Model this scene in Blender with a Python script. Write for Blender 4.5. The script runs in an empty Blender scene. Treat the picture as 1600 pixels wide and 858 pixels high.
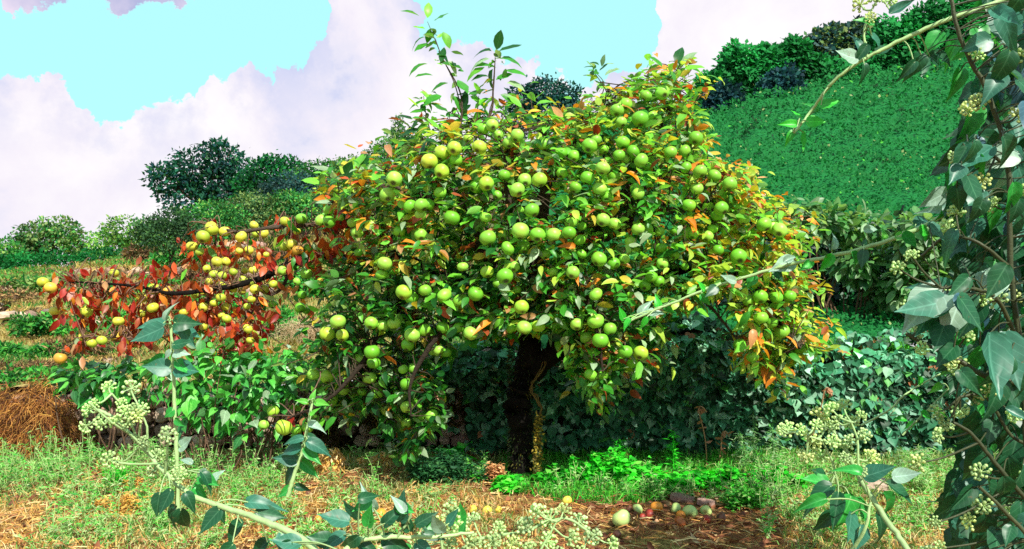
import bpy, math, random
import numpy as np
from mathutils import Matrix, Vector, noise as mnoise

SC = bpy.context.scene
COL = SC.collection
rnd = random.Random(7)
R = np.random.default_rng(11)
F = 1230.0          # focal length in photo pixels
CH = 1.2            # eye height (m)

# ------------------------------------------------------------------ camera
cam_d = bpy.data.cameras.new("camera")
cam = bpy.data.objects.new("camera", cam_d)
COL.objects.link(cam)
cam.location = (0, 0, CH)
cam.rotation_euler = (math.radians(90), 0, 0)
cam_d.sensor_width = 36
cam_d.lens = 36 * F / 1600
cam_d.clip_start = 0.05
cam_d.clip_end = 2000
SC.camera = cam

# ------------------------------------------------------------------ world: sky and clouds
SUN = Vector((0.42, -0.88, 1.0)).normalized()
sun_el = math.asin(SUN.z)
sun_az = math.atan2(SUN.x, SUN.y)
W = bpy.data.worlds.new("World")
SC.world = W
W.use_nodes = True
nt = W.node_tree
nt.nodes.clear()


def N(tree, typ, **kw):
    n = tree.nodes.new(typ)
    for k, v in kw.items():
        setattr(n, k, v)
    return n


def link(tree, a, b):
    tree.links.new(a, b)


def M(tree, op, a, b=None, c=None, clamp=False):
    n = tree.nodes.new('ShaderNodeMath')
    n.operation = op
    n.use_clamp = clamp
    for i, v in enumerate((a, b, c)):
        if v is None:
            continue
        if isinstance(v, (int, float)):
            n.inputs[i].default_value = v
        else:
            tree.links.new(v, n.inputs[i])
    return n.outputs[0]


def mixc(tree, fac, a, b, bt='MIX'):
    n = tree.nodes.new('ShaderNodeMix')
    n.data_type = 'RGBA'
    n.blend_type = bt
    for s, v in ((n.inputs[0], fac), (n.inputs[6], a), (n.inputs[7], b)):
        if isinstance(v, (int, float)):
            s.default_value = v
        elif isinstance(v, tuple):
            s.default_value = (*v, 1) if len(v) == 3 else v
        else:
            tree.links.new(v, s)
    return n.outputs[2]


def ramp(tree, fac, stops):
    n = tree.nodes.new('ShaderNodeValToRGB')
    el = n.color_ramp.elements
    while len(el) < len(stops):
        el.new(0.5)
    for e, (p, c) in zip(el, stops):
        e.position = p
        e.color = (*c, 1) if len(c) == 3 else c
    tree.links.new(fac, n.inputs[0])
    return n.outputs[0]


def noise_n(tree, vec, scale, detail=4, rough=0.55, dist=0.0):
    n = tree.nodes.new('ShaderNodeTexNoise')
    n.inputs['Scale'].default_value = scale
    n.inputs['Detail'].default_value = detail
    n.inputs['Roughness'].default_value = rough
    n.inputs['Distortion'].default_value = dist
    if vec is not None:
        tree.links.new(vec, n.inputs['Vector'])
    return n


tc = N(nt, 'ShaderNodeTexCoord')
sep = N(nt, 'ShaderNodeSeparateXYZ')
link(nt, tc.outputs['Generated'], sep.inputs[0])
sx, sy, sz = sep.outputs
yy = M(nt, 'MAXIMUM', M(nt, 'ABSOLUTE', sy), 0.08)
n1 = noise_n(nt, tc.outputs['Generated'], 9, 7, 0.62)
n2 = noise_n(nt, tc.outputs['Generated'], 24, 5, 0.6)
dn = M(nt, 'SUBTRACT', n1.outputs[0], 0.5)
dn2 = M(nt, 'SUBTRACT', n2.outputs[0], 0.5)
# azimuth (as tangent) and elevation (as tangent)
az = M(nt, 'ADD', M(nt, 'DIVIDE', sx, yy), M(nt, 'MULTIPLY', dn2, 0.06))
el_ = M(nt, 'DIVIDE', sz, yy)
n6 = noise_n(nt, tc.outputs['Generated'], 70, 4, 0.65)
el_ = M(nt, 'ADD', el_, M(nt, 'ADD', M(nt, 'MULTIPLY', dn, 0.11), M(nt, 'MULTIPLY', dn2, 0.07)))
el_ = M(nt, 'ADD', el_, M(nt, 'MULTIPLY', M(nt, 'SUBTRACT', n6.outputs[0], 0.5), 0.03))


def az_curve(pts):
    """height of a cloud bank's edge (tangent of elevation) as a function of azimuth tangent"""
    t = M(nt, 'DIVIDE', M(nt, 'ADD', az, 1.3), 2.6, clamp=True)
    n = nt.nodes.new('ShaderNodeFloatCurve')
    c = n.mapping.curves[0]
    P_ = [(((x - 800) / F + 1.3) / 2.6, (429 - y) / F) for x, y in pts]
    P_ = [(0, P_[0][1])] + P_ + [(1, P_[-1][1])]
    n.mapping.use_clip = False
    while len(c.points) < len(P_):
        c.points.new(0.5, 0.5)
    for q, (a, b) in zip(c.points, P_):
        q.location = (a, b)
        q.handle_type = 'VECTOR'
    n.mapping.update()
    link(nt, t, n.inputs['Value'])
    return n.outputs[0]


top = az_curve([(-500, 60), (-200, 150), (0, 120), (50, 106), (95, 118), (125, 150), (150, 182), (195, 188), (212, 165), (262, 152),
                (308, 150), (316, 108), (345, 118), (388, 97), (405, 104), (432, 122), (476, 118), (490, 78), (520, 50), (523, 5), (527, -160),
                (560, -260), (630, -160), (642, 8), (662, 52), (690, 78), (735, 67), (790, 88), (832, 112), (870, 119), (905, 142), (930, 128), (1000, 110), (1016, 96), (1028, 60), (1034, 0),
                (1040, -200), (1400, -300), (1900, -60), (2300, 60)])
bot = az_curve([(-500, -100), (0, -30), (22, 8), (50, 12), (70, 22), (108, 22), (125, -20), (150, -10), (175, 16), (205, 30), (245, 10), (290, 8), (308, 22), (325, -40), (500, -80), (1000, -300), (2000, -300)])
m_top = M(nt, 'MULTIPLY', M(nt, 'SUBTRACT', top, el_), 260, clamp=True)
m_bot = M(nt, 'MULTIPLY', M(nt, 'SUBTRACT', el_, bot), 260, clamp=True)
# free clouds elsewhere (high up and behind)
n3 = noise_n(nt, tc.outputs['Generated'], 2.2, 7, 0.6)
free = M(nt, 'MULTIPLY', M(nt, 'SUBTRACT', n3.outputs[0], 0.5), 30, clamp=True)
hi = M(nt, 'MULTIPLY', M(nt, 'SUBTRACT', el_, 0.62), 12, clamp=True)
m_f = M(nt, 'MAXIMUM', M(nt, 'MAXIMUM', m_top, m_bot), 0)
mask = N(nt, 'ShaderNodeMix')
link(nt, hi, mask.inputs[0]); link(nt, m_f, mask.inputs[2]); link(nt, free, mask.inputs[3])
cmask = mask.outputs[0]
# cloud body: white billows over lavender-grey bases
n4 = noise_n(nt, tc.outputs['Generated'], 4.2, 9, 0.60, 0.5)
n5 = noise_n(nt, tc.outputs['Generated'], 60, 4, 0.7)
edge = M(nt, 'MULTIPLY', M(nt, 'ABSOLUTE', M(nt, 'SUBTRACT', top, el_)), 9, clamp=True)
cl = ramp(nt, M(nt, 'ADD', M(nt, 'MULTIPLY', n4.outputs[0], 0.62), M(nt, 'MULTIPLY', n1.outputs[0], 0.40)), [(0.36, (0.56, 0.62, 0.88)), (0.42, (0.80, 0.79, 0.93)), (0.48, (0.91, 0.86, 0.95)), (0.56, (0.97, 0.93, 0.975)), (0.62, (1.02, 0.99, 1.02))])
cl = mixc(nt, M(nt, 'MULTIPLY', M(nt, 'MULTIPLY', M(nt, 'SUBTRACT', 1.0, edge), M(nt, 'MULTIPLY', M(nt, 'SUBTRACT', 0.56, n1.outputs[0]), 7, clamp=True)), 0.75), cl, (0.62, 0.66, 0.90))
cl_bot = ramp(nt, n1.outputs[0], [(0.35, (0.42, 0.46, 0.72)), (0.65, (0.85, 0.75, 0.90))])
cl = mixc(nt, m_bot, cl, cl_bot)
sky = N(nt, 'ShaderNodeTexSky', sky_type='NISHITA')
sky.sun_disc = False
sky.sun_elevation = sun_el
sky.sun_rotation = sun_az
skyc = mixc(nt, 1.0, sky.outputs[0], (0.10, 0.10, 0.10), 'MULTIPLY')
skyc = mixc(nt, 0.88, skyc, (0.50, 1.06, 1.06))
fin = mixc(nt, cmask, skyc, cl)
bg = N(nt, 'ShaderNodeBackground')
link(nt, fin, bg.inputs[0])
bg.inputs[1].default_value = 0.66
wo = N(nt, 'ShaderNodeOutputWorld')
link(nt, bg.outputs[0], wo.inputs[0])

# ------------------------------------------------------------------ sun and exposure
sl = bpy.data.lights.new("sun", 'SUN')
sl.energy = 5.0
sl.angle = math.radians(0.5)
sl.color = (1.0, 0.95, 0.84)
so = bpy.data.objects.new("sun", sl)
so.rotation_euler = SUN.to_track_quat('Z', 'Y').to_euler()
COL.objects.link(so)
SC.view_settings.view_transform = 'Standard'
SC.view_settings.look = 'None'
SC.view_settings.exposure = 0.64
SC.view_settings.gamma = 1.0
SC.cycles.use_denoising = False
SC.cycles.max_bounces = 6
SC.cycles.diffuse_bounces = 3
SC.cycles.transmission_bounces = 3
SC.cycles.glossy_bounces = 2

# ------------------------------------------------------------------ helpers


def P(x, y, d):
    return np.array(((x - 800) / F * d, d, CH + (429 - y) / F * d))


class MB:
    def __init__(s):
        s.v, s.f, s.c, s.u, s.mi, s.n = [], [], [], [], [], 0

    def add(s, v, f, c=(1, 1, 1), u=None, mi=0):
        v = np.asarray(v, dtype=np.float32).reshape(-1, 3)
        f = np.asarray(f, dtype=np.int32)
        s.v.append(v)
        s.f.append(f + s.n)
        c = np.asarray(c, dtype=np.float32)
        s.c.append(np.broadcast_to(c, (len(v), 3)) if c.ndim == 1 else c)
        s.u.append(np.zeros((len(v), 3), np.float32) if u is None else np.asarray(u, np.float32))
        s.mi.append(np.full(len(f), mi, np.int32))
        s.n += len(v)

    def mesh(s, name, mats, smooth=True):
        me = bpy.data.meshes.new(name)
        if not s.v:
            return me
        v = np.concatenate(s.v)
        me.vertices.add(len(v))
        me.vertices.foreach_set('co', v.ravel())
        loops = np.concatenate([f.ravel() for f in s.f])
        tot = np.concatenate([np.full(len(f), f.shape[1], np.int32) for f in s.f])
        st = np.concatenate([[0], np.cumsum(tot)[:-1]]).astype(np.int32)
        me.loops.add(len(loops))
        me.loops.foreach_set('vertex_index', loops)
        me.polygons.add(len(tot))
        me.polygons.foreach_set('loop_start', st)
        me.polygons.foreach_set('loop_total', tot)
        me.polygons.foreach_set('material_index', np.concatenate(s.mi))
        me.polygons.foreach_set('use_smooth', np.full(len(tot), smooth, bool))
        me.update(calc_edges=True)
        a = me.attributes.new('col', 'FLOAT_COLOR', 'POINT')
        c = np.concatenate(s.c)
        a.data.foreach_set('color', np.c_[c, np.ones(len(c), np.float32)].ravel().astype(np.float32))
        b = me.attributes.new('luv', 'FLOAT_VECTOR', 'POINT')
        b.data.foreach_set('vector', np.concatenate(s.u).ravel())
        for m in (mats if isinstance(mats, (list, tuple)) else [mats]):
            me.materials.append(m)
        return me

    def build(s, name, mats, parent=None, smooth=True, **props):
        o = bpy.data.objects.new(name, s.mesh(name, mats, smooth))
        COL.objects.link(o)
        if parent is not None:
            o.parent = parent
            o.matrix_parent_inverse = parent.matrix_basis.inverted()
        for k, v in props.items():
            o[k] = v
        return o


def thing(name, label, cat, loc, group=None):
    o = bpy.data.objects.new(name, None)
    o.empty_display_size = 0.1
    o.location = tuple(float(q) for q in loc)
    COL.objects.link(o)
    o['label'] = label
    o['category'] = cat
    if group:
        o['group'] = group
    return o


def place(name, mesh, parent, mat4, **props):
    o = bpy.data.objects.new(name, mesh)
    COL.objects.link(o)
    if parent is not None:
        o.parent = parent
        o.matrix_parent_inverse = parent.matrix_basis.inverted()
    o.matrix_basis = mat4
    for k, v in props.items():
        o[k] = v
    return o


def unit(a):
    a = np.asarray(a, float)
    return a / np.maximum(np.linalg.norm(a, axis=-1, keepdims=True), 1e-9)


def smooth_path(pts, k=5):
    pts = np.asarray(pts, float)
    if len(pts) < 3:
        return pts
    q = np.vstack([2 * pts[0] - pts[1], pts, 2 * pts[-1] - pts[-2]])
    out = []
    for i in range(1, len(q) - 2):
        for t in np.linspace(0, 1, k, endpoint=False):
            a, b, c, d = q[i - 1], q[i], q[i + 1], q[i + 2]
            out.append(0.5 * ((2 * b) + (-a + c) * t + (2 * a - 5 * b + 4 * c - d) * t * t + (-a + 3 * b - 3 * c + d) * t ** 3))
    out.append(pts[-1])
    return np.array(out)


def tube(mb, pts, rad, sides=6, col=(1, 1, 1), rough=0.0, mi=0, cap=True):
    pts = np.asarray(pts, float)
    n = len(pts)
    rad = np.broadcast_to(np.asarray(rad, float), (n,)) if np.ndim(rad) else np.full(n, rad)
    T = np.gradient(pts, axis=0)
    T = unit(T)
    ref = np.array((0.31, 0.2, 1.0)) if abs(T[0][2]) < 0.9 else np.array((1.0, 0.1, 0.2))
    A = unit(np.cross(T, ref))
    B = np.cross(T, A)
    a = np.linspace(0, 2 * math.pi, sides, endpoint=False)
    rr = rad[:, None] * (1 + rough * (R.random((n, sides)) - 0.5))
    v = pts[:, None, :] + rr[..., None] * (np.cos(a)[None, :, None] * A[:, None, :] + np.sin(a)[None, :, None] * B[:, None, :])
    v = v.reshape(-1, 3)
    i = np.arange(n - 1)[:, None] * sides
    j = np.arange(sides)[None, :]
    jn = (j + 1) % sides
    f = np.stack([i + j, i + jn, i + sides + jn, i + sides + j], -1).reshape(-1, 4)
    mb.add(v, f, col, mi=mi)


# leaf templates: rows of (u, halfwidth, side u offset)
def leaf_tpl(rows):
    V, U = [], []
    for (u, w, du) in rows:
        V += [(u + du, -w), (u, 0.0), (u + du, w)]
    Fc = []
    for k in range(len(rows) - 1):
        b = 3 * k
        Fc += [(b, b + 1, b + 4, b + 3), (b + 1, b + 2, b + 5, b + 4)]
    return np.array(V, float), np.array(Fc, np.int32)


T_APPLE = leaf_tpl([(0, .05, 0), (.16, .62, 0), (.38, .98, 0), (.62, .92, .02), (.84, .5, .0), (1, .02, 0)])
T_IVY = leaf_tpl([(0, .22, -.035), (.07, .66, -.03), (.2, .97, -.01), (.36, 1.0, .01), (.54, .78, .02), (.72, .45, .01), (.87, .18, 0), (1, .02, 0)])
T_LOBE = leaf_tpl([(0, .55, -.16), (.2, 1.0, -.02), (.42, .62, .06), (.6, .74, .10), (.78, .34, .02), (1, .02, 0)])
T_SMALL = leaf_tpl([(0, .1, 0), (.45, 1, 0), (1, .03, 0)])
T_QUAD = (np.array([(0, 0), (.45, -1), (1, 0), (.45, 1)], float), np.array([(0, 1, 2, 3)], np.int32))
T_BLADE = (np.array([(0, -1), (0, 1), (.55, .8), (.55, -.8), (1, 0)], float), None)


def wide_tpl(rows):
    V, Fc = [], []
    for (u, w, du) in rows:
        for k in (-1, -.5, 0, .5, 1):
            V.append((u + du * abs(k), k * w))
    for k in range(len(rows) - 1):
        for j in range(4):
            b = 5 * k + j
            Fc.append((b, b + 1, b + 6, b + 5))
    return np.array(V, float), np.array(Fc, np.int32)


T_BIGIVY = wide_tpl([(0, .16, -.04), (.05, .55, -.045), (.13, .84, -.03), (.25, 1.0, -.01), (.38, .97, .01), (.52, .78, .02), (.66, .53, .015), (.8, .29, .01), (.91, .12, 0), (1, .015, 0)])


def frames(D, Nn):
    D = unit(D)
    S = unit(np.cross(D, Nn))
    Nn = np.cross(S, D)
    return D, S, Nn


def leaves(mb, tpl, pos, D, Nn, L, Wd, col, fold=0.25, curl=0.25, wave=0.08):
    V, Fc = tpl
    pos = np.asarray(pos, float)
    n = len(pos)
    if n == 0:
        return
    D, S, Nn = frames(D, Nn)
    L = np.broadcast_to(L, (n,))[:, None, None]
    Wd = np.broadcast_to(Wd, (n,))[:, None, None]
    fo = (fold * (0.4 + 1.2 * R.random(n)))[:, None, None]
    cu = (curl * (R.random(n) * 1.8 - 0.3))[:, None, None]
    u = V[None, :, 0, None]
    v = V[None, :, 1, None]
    h = fo * (np.abs(v) - .45 * v * v) * Wd * 0.62 - cu * u * u * L + wave * Wd * (R.random((n, len(V), 1)) - 0.5) * (np.abs(v) > 0.1)
    X = pos[:, None, :] + D[:, None, :] * u * L * (1 - 0.15 * cu * u) + S[:, None, :] * v * Wd * 0.5 + Nn[:, None, :] * h
    m = len(V)
    f = (Fc[None] + (np.arange(n) * m)[:, None, None]).reshape(-1, Fc.shape[1])
    c = np.repeat(np.asarray(col, float).reshape(-1, 3) if np.ndim(col) > 1 else np.tile(col, (n, 1)), m, axis=0)
    uu = np.tile(np.c_[V, np.zeros(m)], (n, 1))
    mb.add(X.reshape(-1, 3), f, c, uu)


def leaf_mesh(name, tpl, col, mat, ratio=0.5, fold=0.3, curl=0.3):
    mb = MB()
    leaves(mb, tpl, [(0, 0, 0)], [(1, 0, 0)], [(0, 0, 1)], 1.0, ratio, np.array([col]), fold, curl, 0.12)
    return mb.mesh(name, mat)


def leaf_matrix(p, D, Nn, L, wscale=1.0):
    D, S, Nn = frames(np.asarray(D, float)[None], np.asarray(Nn, float)[None])
    D, S, Nn = D[0] * L, -S[0] * L * wscale, Nn[0] * L
    return Matrix(((D[0], S[0], Nn[0], p[0]), (D[1], S[1], Nn[1], p[1]), (D[2], S[2], Nn[2], p[2]), (0, 0, 0, 1)))


def blades(mb, pos, D, L, wd, col, droop=0.3):
    pos = np.asarray(pos, float)
    n = len(pos)
    if n == 0:
        return
    D = unit(D)
    S = unit(np.cross(D, R.normal(size=(n, 3))))
    L = np.broadcast_to(L, (n,))[:, None]
    wd = np.broadcast_to(wd, (n,))[:, None]
    mid = pos + D * L * .55
    out = unit(D * np.array((1, 1, 0.05)))
    tip = pos + D * L * (1 - droop * .3) + out * L * droop * 0.5 - np.array((0, 0, 1.0)) * L * droop * 0.45
    v = np.stack([pos - S * wd, pos + S * wd, mid + S * wd * .8, mid - S * wd * .8, tip], 1).reshape(-1, 3)
    b = (np.arange(n) * 5)[:, None]
    c = np.repeat(col, 5, axis=0) if np.ndim(col) > 1 else col
    f4 = b + np.array((0, 1, 2, 3))[None]
    mb.add(v, f4, c)
    base = mb.n - len(v)
    mb.f.append((b + np.array((3, 2, 4))[None] + base).astype(np.int32))
    mb.mi.append(np.zeros(n, np.int32))
    # keep the two lists in step (no new vertices)


def inpoly(px, py, poly):
    poly = np.asarray(poly, float)
    x0, y0 = poly[:, 0], poly[:, 1]
    x1, y1 = np.roll(x0, -1), np.roll(y0, -1)
    ins = np.zeros(len(px), bool)
    for a, b, c, d in zip(x0, y0, x1, y1):
        cond = ((b > py) != (d > py)) & (px < (c - a) * (py - b) / (d - b + 1e-9) + a)
        ins ^= cond
    return ins


def pal(cols, w, n, jit=0.18):
    cols = np.asarray(cols, float)
    idx = R.choice(len(cols), n, p=np.asarray(w, float) / np.sum(w))
    return cols[idx] * (1 + jit * (R.random((n, 1)) * 2 - 1)) * (1 + 0.1 * (R.random((n, 3)) - .5)), idx


def rdir(n):
    return unit(R.normal(size=(n, 3)))


# ------------------------------------------------------------------ materials
def new_mat(name):
    m = bpy.data.materials.new(name)
    m.use_nodes = True
    m.node_tree.nodes.clear()
    return m, m.node_tree


def leaf_material(name, trans=0.35, rough=0.45, spec=0.4, back=0.25, vein=0.5, tcol=(1.25, 1.3, 0.5), mott=25, spots=0.0):
    m, t = new_mat(name)
    at = N(t, 'ShaderNodeAttribute', attribute_name='col')
    lu = N(t, 'ShaderNodeAttribute', attribute_name='luv')
    geo = N(t, 'ShaderNodeNewGeometry')
    oi = N(t, 'ShaderNodeObjectInfo')
    col = at.outputs['Color']
    nz = noise_n(t, geo.outputs['Position'], mott, 3)
    k = M(t, 'ADD', M(t, 'MULTIPLY', nz.outputs[0], 0.9), 0.55)
    k = M(t, 'MULTIPLY', k, M(t, 'ADD', M(t, 'MULTIPLY', oi.outputs['Random'], 0.35), 0.83))
    mul = N(t, 'ShaderNodeVectorMath', operation='SCALE')
    link(t, col, mul.inputs[0]); link(t, k, mul.inputs['Scale'])
    col = mul.outputs[0]
    if vein > 0:
        sp = N(t, 'ShaderNodeSeparateXYZ')
        link(t, lu.outputs['Vector'], sp.inputs[0])
        av = M(t, 'ABSOLUTE', sp.outputs[1])
        mid = M(t, 'SUBTRACT', 1.0, M(t, 'DIVIDE', av, 0.09), clamp=True)
        ph = M(t, 'FRACT', M(t, 'SUBTRACT', M(t, 'MULTIPLY', sp.outputs[0], 6.0), M(t, 'MULTIPLY', av, 1.6)))
        lat = M(t, 'SUBTRACT', 1.0, M(t, 'DIVIDE', M(t, 'ABSOLUTE', M(t, 'SUBTRACT', ph, 0.5)), 0.10), clamp=True)
        vv = M(t, 'MULTIPLY', M(t, 'MAXIMUM', mid, M(t, 'MULTIPLY', lat, 0.5)), vein)
        lt = N(t, 'ShaderNodeVectorMath', operation='MULTIPLY_ADD')
        link(t, col, lt.inputs[0]); lt.inputs[1].default_value = (1.7, 1.6, 1.9); lt.inputs[2].default_value = (0.05, 0.07, 0.04)
        col = mixc(t, vv, col, lt.outputs[0])
    if spots > 0:
        ns_ = noise_n(t, geo.outputs['Position'], 55, 4, 0.6)
        sm = M(t, 'MULTIPLY', M(t, 'SUBTRACT', ns_.outputs[0], 0.66), 16, clamp=True)
        col = mixc(t, M(t, 'MULTIPLY', sm, spots), col, (0.16, 0.10, 0.04))
    gs_ = N(t, 'ShaderNodeSeparateColor')
    link(t, col, gs_.inputs[0])
    gk = M(t, 'MULTIPLY', M(t, 'SUBTRACT', gs_.outputs[1], gs_.outputs[0]), 14, clamp=True)
    ba = N(t, 'ShaderNodeVectorMath', operation='SCALE')
    ba.inputs[0].default_value = (0.13 * back * 3, 0.17 * back * 3, 0.10 * back * 3)
    link(t, gk, ba.inputs['Scale'])
    bk = N(t, 'ShaderNodeVectorMath', operation='ADD')
    link(t, col, bk.inputs[0]); link(t, ba.outputs[0], bk.inputs[1])
    col = mixc(t, geo.outputs['Backfacing'], col, bk.outputs[0])
    pb = N(t, 'ShaderNodeBsdfPrincipled')
    link(t, col, pb.inputs['Base Color'])
    pb.inputs['Roughness'].default_value = rough
    pb.inputs['Specular IOR Level'].default_value = spec
    tr = N(t, 'ShaderNodeBsdfTranslucent')
    tcl = N(t, 'ShaderNodeVectorMath', operation='MULTIPLY')
    link(t, col, tcl.inputs[0]); tcl.inputs[1].default_value = tcol
    link(t, tcl.outputs[0], tr.inputs[0])
    mx = N(t, 'ShaderNodeMixShader')
    mx.inputs[0].default_value = trans
    link(t, pb.outputs[0], mx.inputs[1]); link(t, tr.outputs[0], mx.inputs[2])
    out = N(t, 'ShaderNodeOutputMaterial')
    link(t, mx.outputs[0], out.inputs[0])
    return m


def attr_material(name, rough=0.8, spec=0.2, nscale=30, amt=0.8, bump=0.3, bscale=40):
    m, t = new_mat(name)
    at = N(t, 'ShaderNodeAttribute', attribute_name='col')
    geo = N(t, 'ShaderNodeNewGeometry')
    oi = N(t, 'ShaderNodeObjectInfo')
    nz = noise_n(t, geo.outputs['Position'], nscale, 6, 0.65)
    k = M(t, 'ADD', M(t, 'MULTIPLY', nz.outputs[0], amt * 2), 1 - amt)
    k = M(t, 'MULTIPLY', k, M(t, 'ADD', M(t, 'MULTIPLY', oi.outputs['Random'], 0.4), 0.8))
    mul = N(t, 'ShaderNodeVectorMath', operation='SCALE')
    link(t, at.outputs['Color'], mul.inputs[0]); link(t, k, mul.inputs['Scale'])
    pb = N(t, 'ShaderNodeBsdfPrincipled')
    link(t, mul.outputs[0], pb.inputs['Base Color'])
    pb.inputs['Roughness'].default_value = rough
    pb.inputs['Specular IOR Level'].default_value = spec
    nb = noise_n(t, geo.outputs['Position'], bscale, 6, 0.7)
    b = N(t, 'ShaderNodeBump')
    b.inputs['Strength'].default_value = bump
    b.inputs['Distance'].default_value = 0.02
    link(t, nb.outputs[0], b.inputs['Height'])
    link(t, b.outputs[0], pb.inputs['Normal'])
    out = N(t, 'ShaderNodeOutputMaterial')
    link(t, pb.outputs[0], out.inputs[0])
    return m


M_LEAF = leaf_material('apple_leaf_material', 0.36, 0.42, 0.45, 0.25, 0.35)
M_IVY = leaf_material('ivy_leaf_material', 0.22, 0.40, 0.45, 0.16, 0.8, tcol=(1.0, 1.5, 0.5), mott=40, spots=0.55)
M_WALLIVY = leaf_material('wall_ivy_material', 0.15, 0.5, 0.3, 0.2, 0.35, tcol=(1.0, 1.3, 0.6))
M_FAR = leaf_material('distant_leaf_material', 0.3, 0.7, 0.15, 0.0, 0.0, tcol=(1.1, 1.2, 0.7), mott=1.5)
M_GRASS = leaf_material('grass_material', 0.35, 0.6, 0.2, 0.0, 0.0, tcol=(1.1, 1.2, 0.6), mott=9)
M_BARK = attr_material('bark_material', 0.9, 0.1, 45, 0.75, 0.9, 60)
M_STEM = attr_material('green_stem_material', 0.5, 0.3, 60, 0.3, 0.2, 80)
M_STONE = attr_material('stone_material', 0.85, 0.15, 28, 0.6, 0.8, 45)
M_BUD = leaf_material('bud_material', 0.3, 0.5, 0.3, 0.0, 0.0, tcol=(1.1, 1.2, 0.6), mott=60)
M_STRAW = leaf_material('straw_material', 0.25, 0.6, 0.2, 0.0, 0.0, tcol=(1.2, 1.1, 0.7), mott=20)


def apple_material():
    m, t = new_mat('apple_skin_material')
    at = N(t, 'ShaderNodeAttribute', attribute_name='col')
    tcn = N(t, 'ShaderNodeTexCoord')
    oi = N(t, 'ShaderNodeObjectInfo')
    off = N(t, 'ShaderNodeVectorMath', operation='ADD')
    sc = N(t, 'ShaderNodeVectorMath', operation='SCALE')
    cmb = N(t, 'ShaderNodeCombineXYZ')
    for i in range(3):
        link(t, M(t, 'MULTIPLY', oi.outputs['Random'], 17.0 + 9 * i), cmb.inputs[i])
    link(t, tcn.outputs['Object'], off.inputs[0]); link(t, cmb.outputs[0], off.inputs[1])
    nz = noise_n(t, off.outputs[0], 0.9, 3, 0.5)
    f = M(t, 'MULTIPLY', M(t, 'SUBTRACT', nz.outputs[0], 0.45), 4.0, clamp=True)
    blush = N(t, 'ShaderNodeVectorMath', operation='MULTIPLY')
    link(t, at.outputs['Color'], blush.inputs[0]); blush.inputs[1].default_value = (1.4, 1.08, 1.0)
    c = mixc(t, f, at.outputs['Color'], blush.outputs[0])
    vo = N(t, 'ShaderNodeTexVoronoi')
    vo.inputs['Scale'].default_value = 7
    link(t, off.outputs[0], vo.inputs['Vector'])
    sp = M(t, 'LESS_THAN', vo.outputs['Distance'], 0.12)
    c = mixc(t, M(t, 'MULTIPLY', sp, 0.35), c, (0.75, 0.75, 0.35))
    # russet blemishes
    n2_ = noise_n(t, off.outputs[0], 2.6, 5, 0.65)
    bl = M(t, 'MULTIPLY', M(t, 'SUBTRACT', n2_.outputs[0], 0.68), 14, clamp=True)
    c = mixc(t, M(t, 'MULTIPLY', bl, 0.7), c, (0.16, 0.09, 0.03))
    pb = N(t, 'ShaderNodeBsdfPrincipled')
    link(t, c, pb.inputs['Base Color'])
    pb.inputs['Roughness'].default_value = 0.42
    pb.inputs['Specular IOR Level'].default_value = 0.4
    pb.inputs['Subsurface Weight'].default_value = 0.0
    out = N(t, 'ShaderNodeOutputMaterial')
    link(t, pb.outputs[0], out.inputs[0])
    return m


M_APPLE = apple_material()


def ground_material():
    m, t = new_mat('ground_material')
    geo = N(t, 'ShaderNodeNewGeometry')
    pos = geo.outputs['Position']
    a = noise_n(t, pos, 1.6, 5, 0.6)
    b = noise_n(t, pos, 26, 7, 0.7)
    c1 = ramp(t, b.outputs[0], [(0.3, (0.05, 0.022, 0.012)), (0.48, (0.20, 0.085, 0.04)), (0.6, (0.36, 0.19, 0.08)), (0.75, (0.55, 0.36, 0.16))])
    c2 = ramp(t, b.outputs[0], [(0.3, (0.07, 0.05, 0.015)), (0.5, (0.34, 0.26, 0.08)), (0.7, (0.5, 0.42, 0.16))])
    f = M(t, 'MULTIPLY', M(t, 'SUBTRACT', a.outputs[0], 0.45), 6, clamp=True)
    c = mixc(t, f, c1, c2)
    pb = N(t, 'ShaderNodeBsdfPrincipled')
    link(t, c, pb.inputs['Base Color'])
    pb.inputs['Roughness'].default_value = 0.95
    pb.inputs['Specular IOR Level'].default_value = 0.1
    bp = N(t, 'ShaderNodeBump')
    bp.inputs['Strength'].default_value = 1.0
    bp.inputs['Distance'].default_value = 0.03
    link(t, b.outputs[0], bp.inputs['Height'])
    link(t, bp.outputs[0], pb.inputs['Normal'])
    out = N(t, 'ShaderNodeOutputMaterial')
    link(t, pb.outputs[0], out.inputs[0])
    return m


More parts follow.
